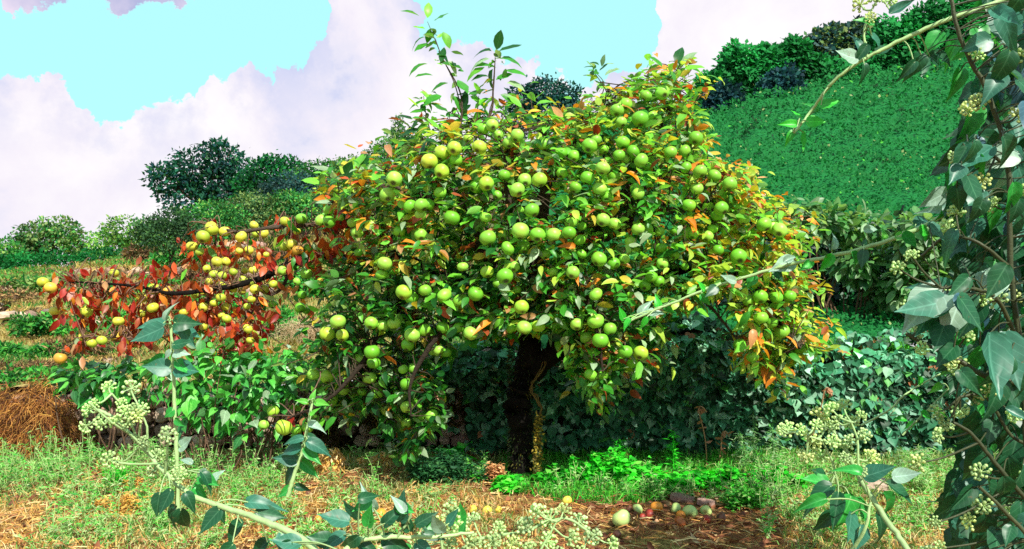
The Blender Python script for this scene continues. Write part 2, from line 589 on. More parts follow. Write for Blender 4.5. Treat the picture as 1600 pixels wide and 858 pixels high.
def hill_material():
    m, t = new_mat('hillside_material')
    geo = N(t, 'ShaderNodeNewGeometry')
    at = N(t, 'ShaderNodeAttribute', attribute_name='col')
    b = noise_n(t, geo.outputs['Position'], 4, 7, 0.7)
    k = M(t, 'ADD', M(t, 'MULTIPLY', b.outputs[0], 1.1), 0.45)
    mul = N(t, 'ShaderNodeVectorMath', operation='SCALE')
    link(t, at.outputs['Color'], mul.inputs[0]); link(t, k, mul.inputs['Scale'])
    sp = N(t, 'ShaderNodeSeparateXYZ')
    link(t, geo.outputs['True Normal'], sp.inputs[0])
    st = M(t, 'MULTIPLY', M(t, 'SUBTRACT', 0.90, sp.outputs[2]), 6, clamp=True)
    st = M(t, 'MULTIPLY', st, 0.8)
    st = M(t, 'MULTIPLY', st, M(t, 'GREATER_THAN', M(t, 'MULTIPLY', at.outputs['Color'], 1.0), 0.14))
    c = mixc(t, st, mul.outputs[0], ramp(t, b.outputs[0], [(0.35, (0.03, 0.02, 0.012)), (0.6, (0.22, 0.14, 0.08))]))
    pb = N(t, 'ShaderNodeBsdfPrincipled')
    link(t, c, pb.inputs['Base Color'])
    pb.inputs['Roughness'].default_value = 0.95
    pb.inputs['Specular IOR Level'].default_value = 0.05
    out = N(t, 'ShaderNodeOutputMaterial')
    link(t, pb.outputs[0], out.inputs[0])
    return m


M_GROUND = ground_material()
M_HILL = hill_material()

# ------------------------------------------------------------------ terrain


def nz(x, y, s, o=0.0):
    return mnoise.noise(Vector((x * s + o, y * s - o, o)))


def ground_z(X, Y):
    return 0.03 * nz(X, Y, 1.3) + 0.012 * nz(X, Y, 6)


gx = np.concatenate([np.linspace(-60, -5, 12)[:-1], np.linspace(-5, 6, 111), np.linspace(6, 60, 12)[1:]])
gy = np.concatenate([np.linspace(-40, 2, 12)[:-1], np.linspace(2, 6.4, 56)])
gv = np.array([(x, y, ground_z(x, y)) for y in gy for x in gx])
nx = len(gx)
ii = np.arange(len(gy) - 1)[:, None] * nx + np.arange(nx - 1)[None]
gf = np.stack([ii, ii + 1, ii + nx + 1, ii + nx], -1).reshape(-1, 4)
mb = MB(); mb.add(gv, gf)
mb.build('ground', M_GROUND, kind='structure')

WALLY = 5.45


def wall_top(px):
    return float(np.interp(px, [-600, 100, 470, 520, 640, 700, 820, 900, 1060, 1180, 1300, 2400],
                           [0.34, 0.36, 0.36, 0.46, 0.50, 0.60, 0.66, 0.70, 0.80, 0.70, 0.66, 0.66])) + 0.05 * math.sin(px * .019) + 0.03 * math.sin(px * .057 + 1)


SKYX = [-800, 0, 200, 400, 600, 800, 1000, 1100, 1200, 1300, 1400, 1600, 2600]
SKYY = [440, 428, 408, 330, 275, 225, 175, 150, 118, 100, 80, 30, -100]


def hill_z(X, Y, raw=False):
    px = 800 + F * X / Y
    s1 = (429 - np.interp(px, SKYX, SKYY)) / F
    h0 = wall_top(800 + F * X / WALLY)
    s0 = (h0 - CH) / WALLY
    ye = 18 + 28 * float(np.clip((px - 150) / 550, 0, 1))
    f = min(1.0, math.log(max(Y, WALLY) / WALLY) / math.log(ye / WALLY)) ** 0.85
    z = CH + (s0 + (s1 - s0) * f) * Y
    if Y > 46:
        z = CH + s1 * 46 - (Y - 46) * 0.12
    z += 0.10 * nz(X, Y, 0.35, 3.1) * min(1, (Y - 5.4)) + 0.03 * nz(X, Y, 1.7)
    if raw:
        return z
    # dry-stone terraces on the left of the slope
    tw = float(np.clip((620 - px) / 200, 0, 1)) * float(np.clip((Y - 5.6) / 0.5, 0, 1)) * float(np.clip((34 - Y) / 10, 0, 1))
    if tw > 0:
        st = 0.15 + 0.007 * Y
        zz = z / st + 0.25 * nz(X, Y, 0.25, 8)
        k = math.floor(zz); fr = zz - k
        e = np.clip((fr - 0.91) / 0.09, 0, 1)
        z = z * (1 - tw) + tw * (st * (k + e * e * (3 - 2 * e)) - st * 0.25 * nz(X, Y, 0.25, 8))
    return z


us = np.linspace(-1400, 3000, 331)
ys = np.concatenate([np.geomspace(WALLY + 0.06, 52, 340), np.array([60, 90, 160, 400])])
hv, hc = [], []
for Y in ys:
    for p in us:
        X = (p - 800) / F * Y
        z = hill_z(X, Y)
        hv.append((X, Y, z))
        q = 0.5 + 0.5 * nz(X, Y, 0.5, 5)
        right = float(np.clip((p - 560) / 300, 0, 1))
        base = np.array((0.20, 0.22, 0.05)) * (1 - q) + np.array((0.42, 0.30, 0.13)) * q
        g = np.array((0.013, 0.14, 0.035))
        st_ = 0.15 + 0.007 * Y
        fr_ = (hill_z(X, Y, True) / st_ + 0.25 * nz(X, Y, 0.25, 8)) % 1.0
        if fr_ > .88 and right < .3:
            base = np.array((0.055, 0.032, 0.018))  # brown earth risers, darkened further to paint in their shadow
        hc.append(base * (1 - right) + g * right)
nu = len(us)
ii = np.arange(len(ys) - 1)[:, None] * nu + np.arange(nu - 1)[None]
hf = np.stack([ii, ii + 1, ii + nu + 1, ii + nu], -1).reshape(-1, 4)
mb = MB(); mb.add(np.array(hv), hf, np.array(hc))
hill_obj = mb.build('hillside', M_HILL, kind='structure')


def on_hill(px, Y):
    X = (px - 800) / F * Y
    return np.array((X, Y, hill_z(X, Y)))


def fit_hill(px, py, lo=6, hi=46):
    """distance at which the slope is seen at this height"""
    for Y in np.geomspace(lo, hi, 90):
        z = hill_z((px - 800) / F * Y, Y, True)
        if 429 - (z - CH) / Y * F <= py:
            return Y
    return hi


# ------------------------------------------------------------------ foliage crowns
def crown_blobs(mb, blobs, n, size, cols, w, tpl=T_QUAD, aspect=0.55, upbias=0.5, shell=0.45):
    vol = np.array([b[3] * b[4] * b[5] for b in blobs]) ** (2 / 3)
    bi = R.choice(len(blobs), n, p=vol / vol.sum())
    B = np.array(blobs, float)[bi]
    d = rdir(n)
    # lumps: modulate the radius by clump noise
    lump = 1 + 0.22 * np.sin(d[:, 0] * 7 + bi) * np.cos(d[:, 2] * 6 + bi * 2) + 0.14 * np.sin(d[:, 1] * 13 + bi * 5) * np.cos(d[:, 0] * 17 + bi)
    r = (shell + (1 - shell) * R.random(n) ** 0.6) * lump + (R.random(n) < .06) * R.random(n) * .3
    pos = B[:, :3] + d * B[:, 3:6] * r[:, None]
    dirs = unit(d + 0.9 * R.normal(size=(n, 3)) + np.array((0, 0, -0.1)))
    nn = unit(d * 0.8 + np.array((0, 0, upbias)) + 0.7 * R.normal(size=(n, 3))) if upbias < 1 else unit(d * 0.25 + np.array((0.2, -.9, .8)) + 0.22 * R.normal(size=(n, 3)))
    # colour by clump
    cl_ = np.sin(pos[:, 0] * 5.1 / size * .07 + pos[:, 2] * 4.3 / size * .07) * 0.5 + 0.5
    c, _ = pal(cols, w, n, 0.22)
    c *= (0.75 + 0.5 * cl_)[:, None]
    L = size * (0.6 + 0.8 * R.random(n))
    leaves(mb, tpl, pos, dirs, nn, L, L * aspect, c, 0.15, 0.15, 0.0)


def px_blob(px, py, d, rx, ry, rz=None):
    p = P(px, py, d)
    k = d / F
    return (p[0], p[1], p[2], rx * k, (rz if rz else (rx + ry) / 2) * k, ry * k)


def make_tree(name, label, cat, d, base_px, blobs, n, leaf_px, cols, w, group=None, trunk_px=5, base_y=None, tpl=T_QUAD, aspect=0.55, shell=0.45, bark=(0.05, 0.035, 0.02), upbias=0.5):
    X = (base_px - 800) / F * d
    z0 = hill_z(X, d)
    t = thing(name, label, cat, (X, d, z0), group)
    bl = [px_blob(*b[:2], d + (b[4] if len(b) > 4 else 0), *b[2:4]) for b in blobs]
    tb = MB()
    r0 = trunk_px * d / F / 2
    cen = np.mean([b[:3] for b in bl], axis=0)
    root = np.array((X, d, z0 - 0.1))
    fork = root * 0.55 + np.array((cen[0], cen[1], max(cen[2], z0 + 0.2))) * 0.45
    tube(tb, smooth_path([root, (root + fork) / 2 + R.normal(size=3) * r0 * .5, fork], 4), np.linspace(r0, r0 * .7, 9), 7, bark, 0.2)
    for b in bl:
        e = np.array(b[:3]) + np.array((0, 0, b[5] * 0.35))
        mid = (fork + e) / 2 + R.normal(size=3) * 0.12 * np.linalg.norm(e - fork)
        pth = smooth_path([fork, mid, e], 4)
        tube(tb, pth, np.linspace(r0 * .5, r0 * .12, len(pth)), 5, bark)
        for _ in range(3):
            e2 = np.array(b[:3]) + rdir(1)[0] * np.array(b[3:6]) * 0.85
            tube(tb, smooth_path([mid, (mid + e2) / 2 + R.normal(size=3) * 0.05, e2], 3), np.linspace(r0 * .25, r0 * .06, 7), 4, bark)
    tb.build('trunk', M_BARK, t)
    cb = MB()
    crown_blobs(cb, bl, n, leaf_px * d / F, cols, w, tpl, aspect, shell=shell, upbias=upbias)
    cb.build('crown', M_FAR, t, kind='stuff')
    return t


DKT = [(0.006, 0.055, 0.035), (0.01, 0.085, 0.045), (0.012, 0.05, 0.06), (0.03, 0.13, 0.04)]
GRN = [(0.035, 0.21, 0.04), (0.08, 0.29, 0.05), (0.02, 0.13, 0.035), (0.19, 0.34, 0.07)]
FLAT = [(0.009, 0.145, 0.030), (0.007, 0.125, 0.026), (0.011, 0.160, 0.034)]
OLV = [(0.13, 0.22, 0.06), (0.06, 0.15, 0.05), (0.22, 0.30, 0.10), (0.03, 0.09, 0.04)]
BLU = [(0.012, 0.06, 0.075), (0.02, 0.09, 0.08), (0.06, 0.13, 0.12), (0.008, 0.035, 0.05)]

# left skyline
make_tree('oak_tree', 'large dark broadleaf tree standing alone against the cloud on the left skyline', 'tree', 34, 315,
          [(300, 262, 45, 30), (345, 245, 40, 26), (262, 285, 36, 24), (335, 285, 50, 30), (290, 315, 44, 24), (375, 272, 34, 26), (350, 312, 44, 24), (250, 268, 22, 12), (340, 226, 18, 10), (385, 295, 26, 26)],
          5200, 7.5, DKT, [3, 4, 2, 1], trunk_px=12, base_y=350, shell=.3)
make_tree('oak_tree', 'green rounded tree crown touching the right side of the large dark skyline tree', 'tree', 32, 420,
          [(420, 275, 42, 28), (450, 268, 34, 22), (395, 292, 36, 22), (465, 285, 26, 20), (425, 252, 22, 10)], 4500, 6, FLAT + DKT, [4, 3, 3, 2, 1, 1, 1], trunk_px=7)
make_tree('bush', 'pale green bush at the far left of the skyline beneath the clouds', 'bush', 30, 80,
          [(60, 368, 36, 24), (95, 362, 32, 22), (82, 385, 48, 26), (40, 388, 26, 20), (118, 386, 18, 20)], 4200, 6, OLV + GRN, [2, 2, 2, 1, 2, 1, 1, 1], trunk_px=5)
make_tree('bush', 'low bright green bush cut by the left edge of the photo', 'bush', 28, 0,
          [(5, 392, 28, 18), (-30, 385, 30, 26), (18, 405, 30, 16)], 1800, 6, GRN, [2, 2, 1, 1], trunk_px=4)
make_tree('bush', 'light yellow-green bush between the pale bush and the dark skyline tree', 'bush', 29, 205,
          [(195, 362, 40, 24), (168, 382, 34, 24), (228, 378, 38, 22), (258, 366, 34, 22), (285, 385, 26, 20), (195, 395, 60, 20)], 5200, 5.5, [(0.12, 0.33, 0.05), (0.24, 0.40, 0.08), (0.05, 0.2, 0.04), (0.03, 0.12, 0.03)], [3, 3, 2, 1], trunk_px=5)
make_tree('hedge_bush', 'flat-topped plain green bush low on the left skyline', 'bush', 26, 155,
          [(155, 405, 42, 18), (130, 412, 26, 16), (180, 412, 26, 14)], 2600, 5, FLAT, [1, 1, 1], trunk_px=4)
make_tree('hedge_bush', 'second plain green bush lying left of the flat-topped one', 'bush', 26, 30,
          [(40, 410, 40, 14), (5, 412, 36, 14), (80, 405, 30, 12)], 2200, 5, FLAT, [1, 1, 1], trunk_px=4)
make_tree('conifer_tree', 'small pointed light green conifer on the ridge left of the apple crown', 'tree', 27, 622,
          [(622, 200, 9, 20), (622, 218, 20, 16), (615, 232, 34, 14), (640, 226, 24, 18), (590, 242, 22, 12), (650, 240, 30, 14)], 3600, 5, [(0.10, 0.24, 0.07), (0.05, 0.19, 0.05), (0.25, 0.33, 0.14)], [2, 3, 1], trunk_px=4)
make_tree('holm_oak', 'dark blue-green tree rising behind the top of the apple tree', 'tree', 32, 850,
          [(850, 145, 36, 22), (820, 158, 28, 24), (880, 150, 28, 20), (860, 178, 50, 26), (815, 185, 30, 24), (895, 178, 18, 22)], 6000, 6, DKT + BLU, [2, 3, 2, 0, 1, 2, 1, 1], trunk_px=8)

# ridge bushes from left to the apple tree
rb = [(460, 285, 'wispy', 'bluish ridge bush with bare twigs right of the green rounded tree'), (500, 268, 'g', 'small green ridge bush between the bluish bush and the pointed conifer'),
      (545, 262, 'o', 'olive ridge bush just left of the pointed conifer'), (590, 262, 'g', 'green ridge bush at the foot of the pointed conifer'),
      (330, 330, 'g', 'green scrub bush directly below the large dark skyline tree'), (390, 318, 'o', 'olive scrub bush right below the large dark skyline tree'),
      (450, 315, 'g', 'broad green scrub bush in the middle of the left slope'), (520, 305, 'o', 'olive scrub bush behind the red leaves of the apple tree'),
      (580, 300, 'g', 'green scrub bush behind the upper left edge of the apple crown'), (265, 345, 'd', 'dark scrub bush at the left foot of the large dark skyline tree'),
      (640, 285, 'g', 'green scrub bush hidden mostly by the upper left apple crown')]
for k, (x, y, kd, lab) in enumerate(rb):
    cc = {'g': (GRN, [2, 1, 2, .5]), 'o': (OLV, [2, 2, 1, 1]), 'd': (OLV, [0, 2, 0, 2]), 'wispy': (BLU, [1, 2, 2, 0])}[kd]
    d = 24 - (y - 260) * 0.1
    make_tree('scrub_bush', lab, 'bush', d, x, [(x, y, 34, 18), (x - 30, y + 14, 30, 20), (x + 30, y + 12, 30, 20), (x, y + 24, 48, 26)], 4200, 5, *cc, group='scrub bushes on the slope behind the apple tree', trunk_px=4)

# the wooded hill on the right
hb = [(1118, 128, 30, 24, 'f', 'round green tree at the left end of the wooded hill'), (1160, 100, 32, 24, 'f', 'second green tree along the wooded hilltop from its left end'),
      (1205, 92, 30, 24, 'f', 'third green tree along the wooded hilltop, beside the blue-dark tree'), (1240, 84, 26, 20, 'f', 'green tree just left of the greyish hilltop thicket'),
      (1290, 70, 42, 24, 'b', 'greyish blue thicket on the hilltop against white cloud'), (1340, 62, 36, 26, 'b', 'small bluish tree right of the greyish hilltop thicket'),
      (1220, 130, 28, 26, 'd', 'blue-dark tree in a hollow below the hilltop'), (1130, 150, 26, 20, 'd', 'dark tree low at the left end of the wooded hill'),
      (1400, 62, 42, 28, 'f', 'green tree where the hill meets the ivy branches'), (1450, 40, 42, 32, 'f', 'tall green tree near the top right of the hill'),
      (1510, 18, 48, 36, 'f', 'highest green tree on the right hilltop'), (1580, 5, 46, 40, 'f', 'green tree cut by the upper right corner'),
      (1300, 120, 48, 30, 'f', 'broad green tree under the greyish hilltop thicket'), (1370, 110, 46, 34, 'f', 'broad green tree left of the hanging dark ivy leaves'),
      (1165, 150, 40, 26, 'f', 'green tree between the two dark ones on the hill')]
for (x, y, rx, ry, kd, lab) in hb:
    y += R.uniform(-9, 6); rx *= R.uniform(.75, 1.15)
    cc = {'f': ([tuple(np.array(q_) * 1.45) for q_ in FLAT] + [(0.01, 0.07, 0.03)], [1, 1, 1, .15]), 'b': (BLU + OLV, [1, 2, 3, .3, 2, 1, 1, 0]), 'd': (BLU, [2, 1, .3, 2])}[kd]
    make_tree('hill_tree', lab, 'tree', {'f': 40, 'b': 42, 'd': 38}[kd], x, [(x, y, rx, ry * .8), (x - rx * .5, y + ry * .5, rx * .7, ry * .7), (x + rx * .5, y + ry * .5, rx * .7, ry * .7), (x, y + ry, rx, ry), (x + R.uniform(-.5, .5) * rx, y - ry * .7, rx * .3, ry * .4), (x + R.uniform(-.9, .9) * rx, y - ry * .2, rx * .25, ry * .35)], 3900, 7.5, *cc, group='trees on the wooded hill', trunk_px=4, upbias=1.5 if kd == 'f' else .5, aspect=.75)

# scrub that clothes the hill as one mass
mb = MB()
n = 105000
px = R.uniform(880, 1900, n)
Y = np.exp(R.uniform(math.log(5.6), math.log(46), n))
pos = np.array([on_hill(a, b) for a, b in zip(px, Y)])
bump = np.array([max(0, nz(a[0], a[1], 0.9)) for a in pos])
pos[:, 2] += bump * 0.5 * (Y / 20) + R.random(n) * 0.10 * Y / 15
c, _ = pal(FLAT + [(0.07, 0.40, 0.04), (0.28, 0.36, 0.14), (0.008, 0.05, 0.02)], [6, 5, 5, .12, .12, .25], n, 0.03)
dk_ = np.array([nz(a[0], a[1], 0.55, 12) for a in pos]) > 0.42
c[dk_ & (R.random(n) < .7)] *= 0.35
L = 5.6 * Y / F * (0.6 + 0.8 * R.random(n))
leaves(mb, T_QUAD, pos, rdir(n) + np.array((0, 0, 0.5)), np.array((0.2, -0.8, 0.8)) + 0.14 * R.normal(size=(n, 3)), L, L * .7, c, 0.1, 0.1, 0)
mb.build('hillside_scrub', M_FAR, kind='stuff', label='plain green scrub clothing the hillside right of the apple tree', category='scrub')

# grass and weeds of the terraces on the left
mb = MB()
n = 42000
px = R.uniform(-80, 760, n)
Y = np.exp(R.uniform(math.log(5.65), math.log(26), n))
pos = np.array([on_hill(a, b) for a, b in zip(px, Y)])
q = np.array([nz(a[0], a[1], 0.45, 2) for a in pos])
fr_ = np.array([(hill_z(a[0], a[1], True) / (0.15 + 0.007 * a[1]) + 0.25 * nz(a[0], a[1], 0.25, 8)) % 1.0 for a in pos])
ok_ = (fr_ < .84) | (px > 600) | (R.random(n) < .12)
pos, q, px, Y = pos[ok_], q[ok_], px[ok_], Y[ok_]; n = len(px)
green = q + 0.35 * R.normal(size=n) * 0.6 > -0.02
cg, _ = pal([(0.06, 0.30, 0.04), (0.14, 0.36, 0.06), (0.03, 0.16, 0.03)], [3, 2, 2], n)
cy, _ = pal([(0.50, 0.36, 0.14), (0.36, 0.30, 0.09), (0.28, 0.14, 0.06)], [3, 3, 1], n)
c = np.where(green[:, None], cg, cy)
sc = (Y / F)
blades(mb, pos, unit(np.array((0, -0.25, 1)) + 0.45 * R.normal(size=(n, 3)) * np.array((1, 1, .3))), sc * R.uniform(8, 20, n), sc * 0.8, c, 0.8)
mb.build('terrace_grass', M_GRASS, kind='stuff', label='green and dry yellow grass on the terraced slope at left', category='grass')

# leafy weeds on the terraces
tw = [(60, 505, 60, 24, 9.5, 'leafy green weeds on the highest dry terrace, left edge'), (150, 500, 60, 26, 9.2, 'leafy green weeds under the hanging red leaves at far left'),
      (40, 545, 50, 12, 8, 'thin strip of weeds below the leafy weeds at the left edge'), (30, 595, 60, 22, 7.2, 'bright green weed patch above the dry grass mound'),
      (100, 590, 60, 18, 7.0, 'green weed patch right of the one above the dry grass mound'), (330, 480, 60, 30, 9.0, 'green weed bush behind the densest cluster of small yellow apples'),
      (440, 500, 50, 26, 8.6, 'bright green weed bush left of the fawn dry grass'), (240, 440, 50, 20, 12, 'weeds behind the red-leaved branch'),
      (300, 400, 70, 26, 15, 'low scrub above the red-leaved branch'), (480, 440, 60, 30, 10.5, 'dark weeds framed under the thick left limb'),
      (530, 450, 40, 26, 9.6, 'dark weeds between the thick left limb and the green crown'), (380, 560, 80, 30, 7.0, 'weeds low behind the vine thicket'),
      (180, 450, 60, 14, 14, 'grey-green weeds under the far left branch tips'), (60, 440, 70, 14, 17, 'grey-green scrub strip on the far left terraces'),
      (20, 462, 60, 16, 14, 'brown dry brush at the left edge under the grey-green scrub strip'), (120, 545, 60, 14, 8, 'brown dry brush just above the lone low yellow apple'), (250, 395, 60, 16, 17, 'brown dry brush between the skyline bushes and the red leaves'),
      (230, 500, 50, 20, 10, 'brown dry brush behind the hanging red leaves'), (40, 575, 60, 12, 7, 'brown dry brush along the lowest terrace at the left edge'), (330, 425, 60, 20, 14, 'brown dry brush behind the densest cluster of small yellow apples')]
for (x, y, rx, ry, d, lab) in tw:
    d = fit_hill(x, y + ry * .6, 5.8, 40) - .1
    t = thing('weed_bush', lab, 'weeds', on_hill(x, d), 'weeds on the left terraces')
    mb = MB()
    bq = [px_blob(x + R.uniform(-.85, .85) * rx, y + R.uniform(-.3, .5) * ry, d + R.uniform(-.3, .1), rx * R.uniform(.16, .34), ry * R.uniform(.3, .8)) for _ in range(9)]
    crown_blobs(mb, bq, 1500, 7.5 * d / F,
                [(0.04, 0.30, 0.04), (0.09, 0.38, 0.05), (0.02, 0.14, 0.03), (0.22, 0.34, 0.10)], [3, 2, 3, 1] if 'grey' not in lab else [0, 1, 1, 3], T_SMALL, 0.5) if 'brown' not in lab else crown_blobs(mb, bq, 1300, 8 * d / F, [(0.20, 0.11, 0.05), (0.36, 0.22, 0.10), (0.07, 0.04, 0.025), (0.10, 0.12, 0.04)], [3, 2, 4, 2], T_SMALL, 0.25)
    mb.build('foliage', M_FAR, t, kind='stuff')

# ------------------------------------------------------------------ retaining wall with stones
wx0, wx1 = -4.2, 9.0
wall = thing('stone_wall', 'low dry-stone terrace wall behind the trunk, bare and mossy at left, ivy-clad at right', 'wall', (0.0, WALLY, 0.0))
mb = MB()
xs = np.linspace(wx0, wx1, 140)
rows = 7
vv = []
for x in xs:
    tp = wall_top(800 + F * x / WALLY)
    for r_ in range(rows):
        z = -0.1 + (tp + 0.06) * r_ / (rows - 1)
        vv.append((x, WALLY + 0.0 + 0.05 * r_ / rows + 0.03 * nz(x, z, 5), z))
    vv.append((x, WALLY + 0.4, tp - 0.02))
k = rows + 1
ii = np.arange(len(xs) - 1)[:, None] * k + np.arange(k - 1)[None]
mb.add(vv, np.stack([ii, ii + k, ii + k + 1, ii + 1], -1).reshape(-1, 4), (0.035, 0.024, 0.014))
mb.build('earth_core', M_STONE, wall)
stone_meshes = []
for i in range(12):
    m_ = MB()
    u_, v_ = 8, 6
    V, Fc = [], []
    ex = rnd.uniform(2.2, 5)
    for a in range(v_ + 1):
        th = math.pi * a / v_
        for b in range(u_):
            ph = 2 * math.pi * b / u_
            d = np.array((math.sin(th) * math.cos(ph), math.sin(th) * math.sin(ph), math.cos(th)))
            s_ = (abs(d) ** ex).sum() ** (-1 / ex)
            V.append(d * s_ * (1 + 0.22 * mnoise.noise(Vector(d * 1.6) + Vector((i * 7, 0, 0)))))
    for a in range(v_):
        for b in range(u_):
            Fc.append((a * u_ + b, a * u_ + (b + 1) % u_, (a + 1) * u_ + (b + 1) % u_, (a + 1) * u_ + b))
    sc_ = [(0.42, 0.27, 0.19), (0.30, 0.20, 0.15), (0.50, 0.38, 0.28), (0.22, 0.16, 0.13), (0.36, 0.22, 0.18), (0.46, 0.34, 0.26)][i % 6]
    m_.add(V, Fc, sc_)
    stone_meshes.append(m_.mesh('stone', M_STONE, smooth=False))
ns = 0
z = 0.02
while z < 0.62:
    hgt = rnd.uniform(0.06, 0.11)
    x = -3.75 + rnd.uniform(0, .1)
    while x < 0.25:
        w_ = rnd.uniform(0.07, 0.17)
        if z + hgt * .6 < wall_top(800 + F * x / WALLY) + 0.01 and ns < 280 and rnd.random() < 0.93:
            dk = x > -1.3
            mt = Matrix.Translation((x + w_ / 2, WALLY - 0.015 + rnd.uniform(-.025, .02) + 0.04 * z, z + hgt / 2 + rnd.uniform(-.01, .01))) @ Matrix.Rotation(rnd.uniform(-.15, .15), 4, 'Y') @ Matrix.Diagonal((w_ * .52, 0.075, hgt * .53, 1))
            place('stone', rnd.choice(stone_meshes), wall, mt)
            ns += 1
        x += w_ * 1.02
    z += hgt * 0.98
# rims and stones of the terraces
st_n = 0
rim = MB()
rp, rc = [], []
for p_ in np.arange(-70, 600, 5.0):
    X0 = (p_ - 800) / F
    prev = None
    for Y_ in np.geomspace(5.7, 24, 150):
        stp = 0.15 + 0.007 * Y_
        kq = math.floor(hill_z(X0 * Y_, Y_, True) / stp + 0.25 * nz(X0 * Y_, Y_, 0.25, 8))
        if prev is not None and kq > prev:
            ztop = hill_z(X0 * Y_, Y_ + .02)
            wdt = Y_ / F
            for _ in range(9):
                rp.append((X0 * Y_ + R.normal() * 3 * wdt, Y_ + R.normal() * .05, ztop - abs(R.normal()) * stp * .15)); rc.append(Y_)
            if st_n < 298 and R.random() < .5:
                sw = R.uniform(6, 13) * wdt * max(1, 7 / Y_)
                o = bpy.data.objects.new('stone', stone_meshes[int(R.integers(0, 12))])
                COL.objects.link(o); o.parent = hill_obj
                o.matrix_basis = Matrix.Translation((X0 * Y_, Y_ - .05 - .02 * Y_ * R.random(), ztop - stp * R.uniform(.3, .85))) @ Matrix.Rotation(R.uniform(-.3, .3), 4, 'Y') @ Matrix.Diagonal((sw, sw * .7, sw * .55, 1))
                st_n += 1
        prev = kq
rp = np.array(rp); rc = np.array(rc)
c, _ = pal([(0.62, 0.42, 0.15), (0.48, 0.34, 0.11), (0.30, 0.34, 0.08), (0.35, 0.18, 0.07)], [3, 2, 1.5, 1], len(rp))
blades(rim, rp, np.array((0, -.7, .3)) + .5 * R.normal(size=(len(rp), 3)), rc / F * R.uniform(7, 16, len(rp)), rc / F * .8, c, 1.3)
rim.build('dry_rim_grass', M_GRASS, kind='stuff', label='dry yellow grass hanging over the rims of the left terraces', category='grass')
# moss and hanging roots on the bare part of the wall
mb = MB()
n = 5200
px = R.uniform(470, 800, n)
X = (px - 800) / F * WALLY
tops = np.array([wall_top(p) for p in px])
zz = tops * (1 - R.random(n) ** 1.5 * 0.95) + 0.02
keep = np.array([nz(a, b, 5, 4) for a, b in zip(X, zz)]) > -0.12
pos = np.c_[X, WALLY - 0.07 - 0.06 * R.random(n), zz][keep]
c, _ = pal([(0.10, 0.07, 0.012), (0.05, 0.03, 0.012), (0.20, 0.13, 0.02), (0.04, 0.06, 0.015)], [2, 4, 1, 2], len(pos))
blades(mb, pos, np.array((0, -0.5, -0.6)) + 0.5 * R.normal(size=(len(pos), 3)), 0.03 + 0.06 * R.random(len(pos)), 0.004, c, 0.6)
mb.build('moss', M_STRAW, wall, kind='stuff')

# ------------------------------------------------------------------ ivy on the wall
ivy = thing('ivy', 'dark green ivy blanketing the terrace wall to the right of the trunk', 'ivy', (2.0, WALLY - 0.1, 0.0))
n = 16500
px = R.uniform(650, 1960, n)
kind_ = R.random(n)
tops = np.array([wall_top(p) for p in px]) + 0.05
fr = R.random(n)
zz = tops * (1 - fr ** 1.15 * 0.98)
cover = np.where(px > 850, 1.0, np.where(px > 735, np.where(zz > tops - 0.22, 1, 0.55), np.where(zz > tops - 0.25, .9, 0.03)))
cover = np.where((px > 850) & (px < 905) & (zz < 0.3), 0.35, cover)
keep = R.random(n) < cover
px, zz, tops = px[keep], zz[keep], tops[keep]
n = len(px)
X = (px - 800) / F * (WALLY - .1)
bul = np.array([0.22 * nz(a, b, 1.8, 6) + 0.07 * nz(a, b, 6) for a, b in zip(X, zz)])
t_ = zz / tops
pos = np.c_[X, WALLY - 0.14 - 0.10 * np.sin(np.clip(t_, 0, 1) * math.pi * .9) - bul - 0.05 * R.random(n) + 0.30 * (t_ > 0.93) * R.random(n), zz + 0.04 * (t_ > .93)]
D = np.array((0, -0.25, -0.75)) + 0.5 * R.normal(size=(n, 3))
Nn = np.array((0, -0.85, 0.65)) + 0.33 * R.normal(size=(n, 3))
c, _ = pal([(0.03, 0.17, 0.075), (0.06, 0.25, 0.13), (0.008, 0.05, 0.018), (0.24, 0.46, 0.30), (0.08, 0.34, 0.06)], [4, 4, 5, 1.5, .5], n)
c[(t_ > .8) & (R.random(n) < .6)] *= 1.7  # topmost leaves lightened in colour, painting sunlight along the ivy top
br = R.random(n) < 0.008
c[br] = (0.35, 0.14, 0.06)
L = 0.062 * (0.6 + 0.7 * R.random(n))
big = np.argsort(pos[:, 1] - L * 2)[:300]
rest = np.setdiff1d(np.arange(n), big)
mb = MB()
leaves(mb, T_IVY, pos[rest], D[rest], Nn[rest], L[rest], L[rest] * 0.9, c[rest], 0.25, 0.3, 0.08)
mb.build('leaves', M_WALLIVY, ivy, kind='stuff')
lm = [leaf_mesh('leaf', T_IVY, q_, M_WALLIVY, 0.9, .3, .4) for q_ in [(0.025, 0.14, 0.055), (0.045, 0.20, 0.09), (0.16, 0.36, 0.20), (0.012, 0.08, 0.028)]]
for i in big:
    place('leaf', lm[i % 4], ivy, leaf_matrix(pos[i], D[i], Nn[i], L[i] * 1.05))
mb = MB()
for i in range(60):
    x = rnd.uniform(-0.3, 3.2)
    p0 = np.array((x, WALLY - .12, 0.0))
    pts = [p0]
    for k in range(6):
        p0 = p0 + np.array((rnd.uniform(-.12, .12), rnd.uniform(-.01, .01), 0.11))
        pts.append(p0)
    tube(mb, smooth_path(pts, 3), 0.006, 5, (0.10, 0.06, 0.035))
mb.build('stem', M_BARK, ivy, kind='stuff')

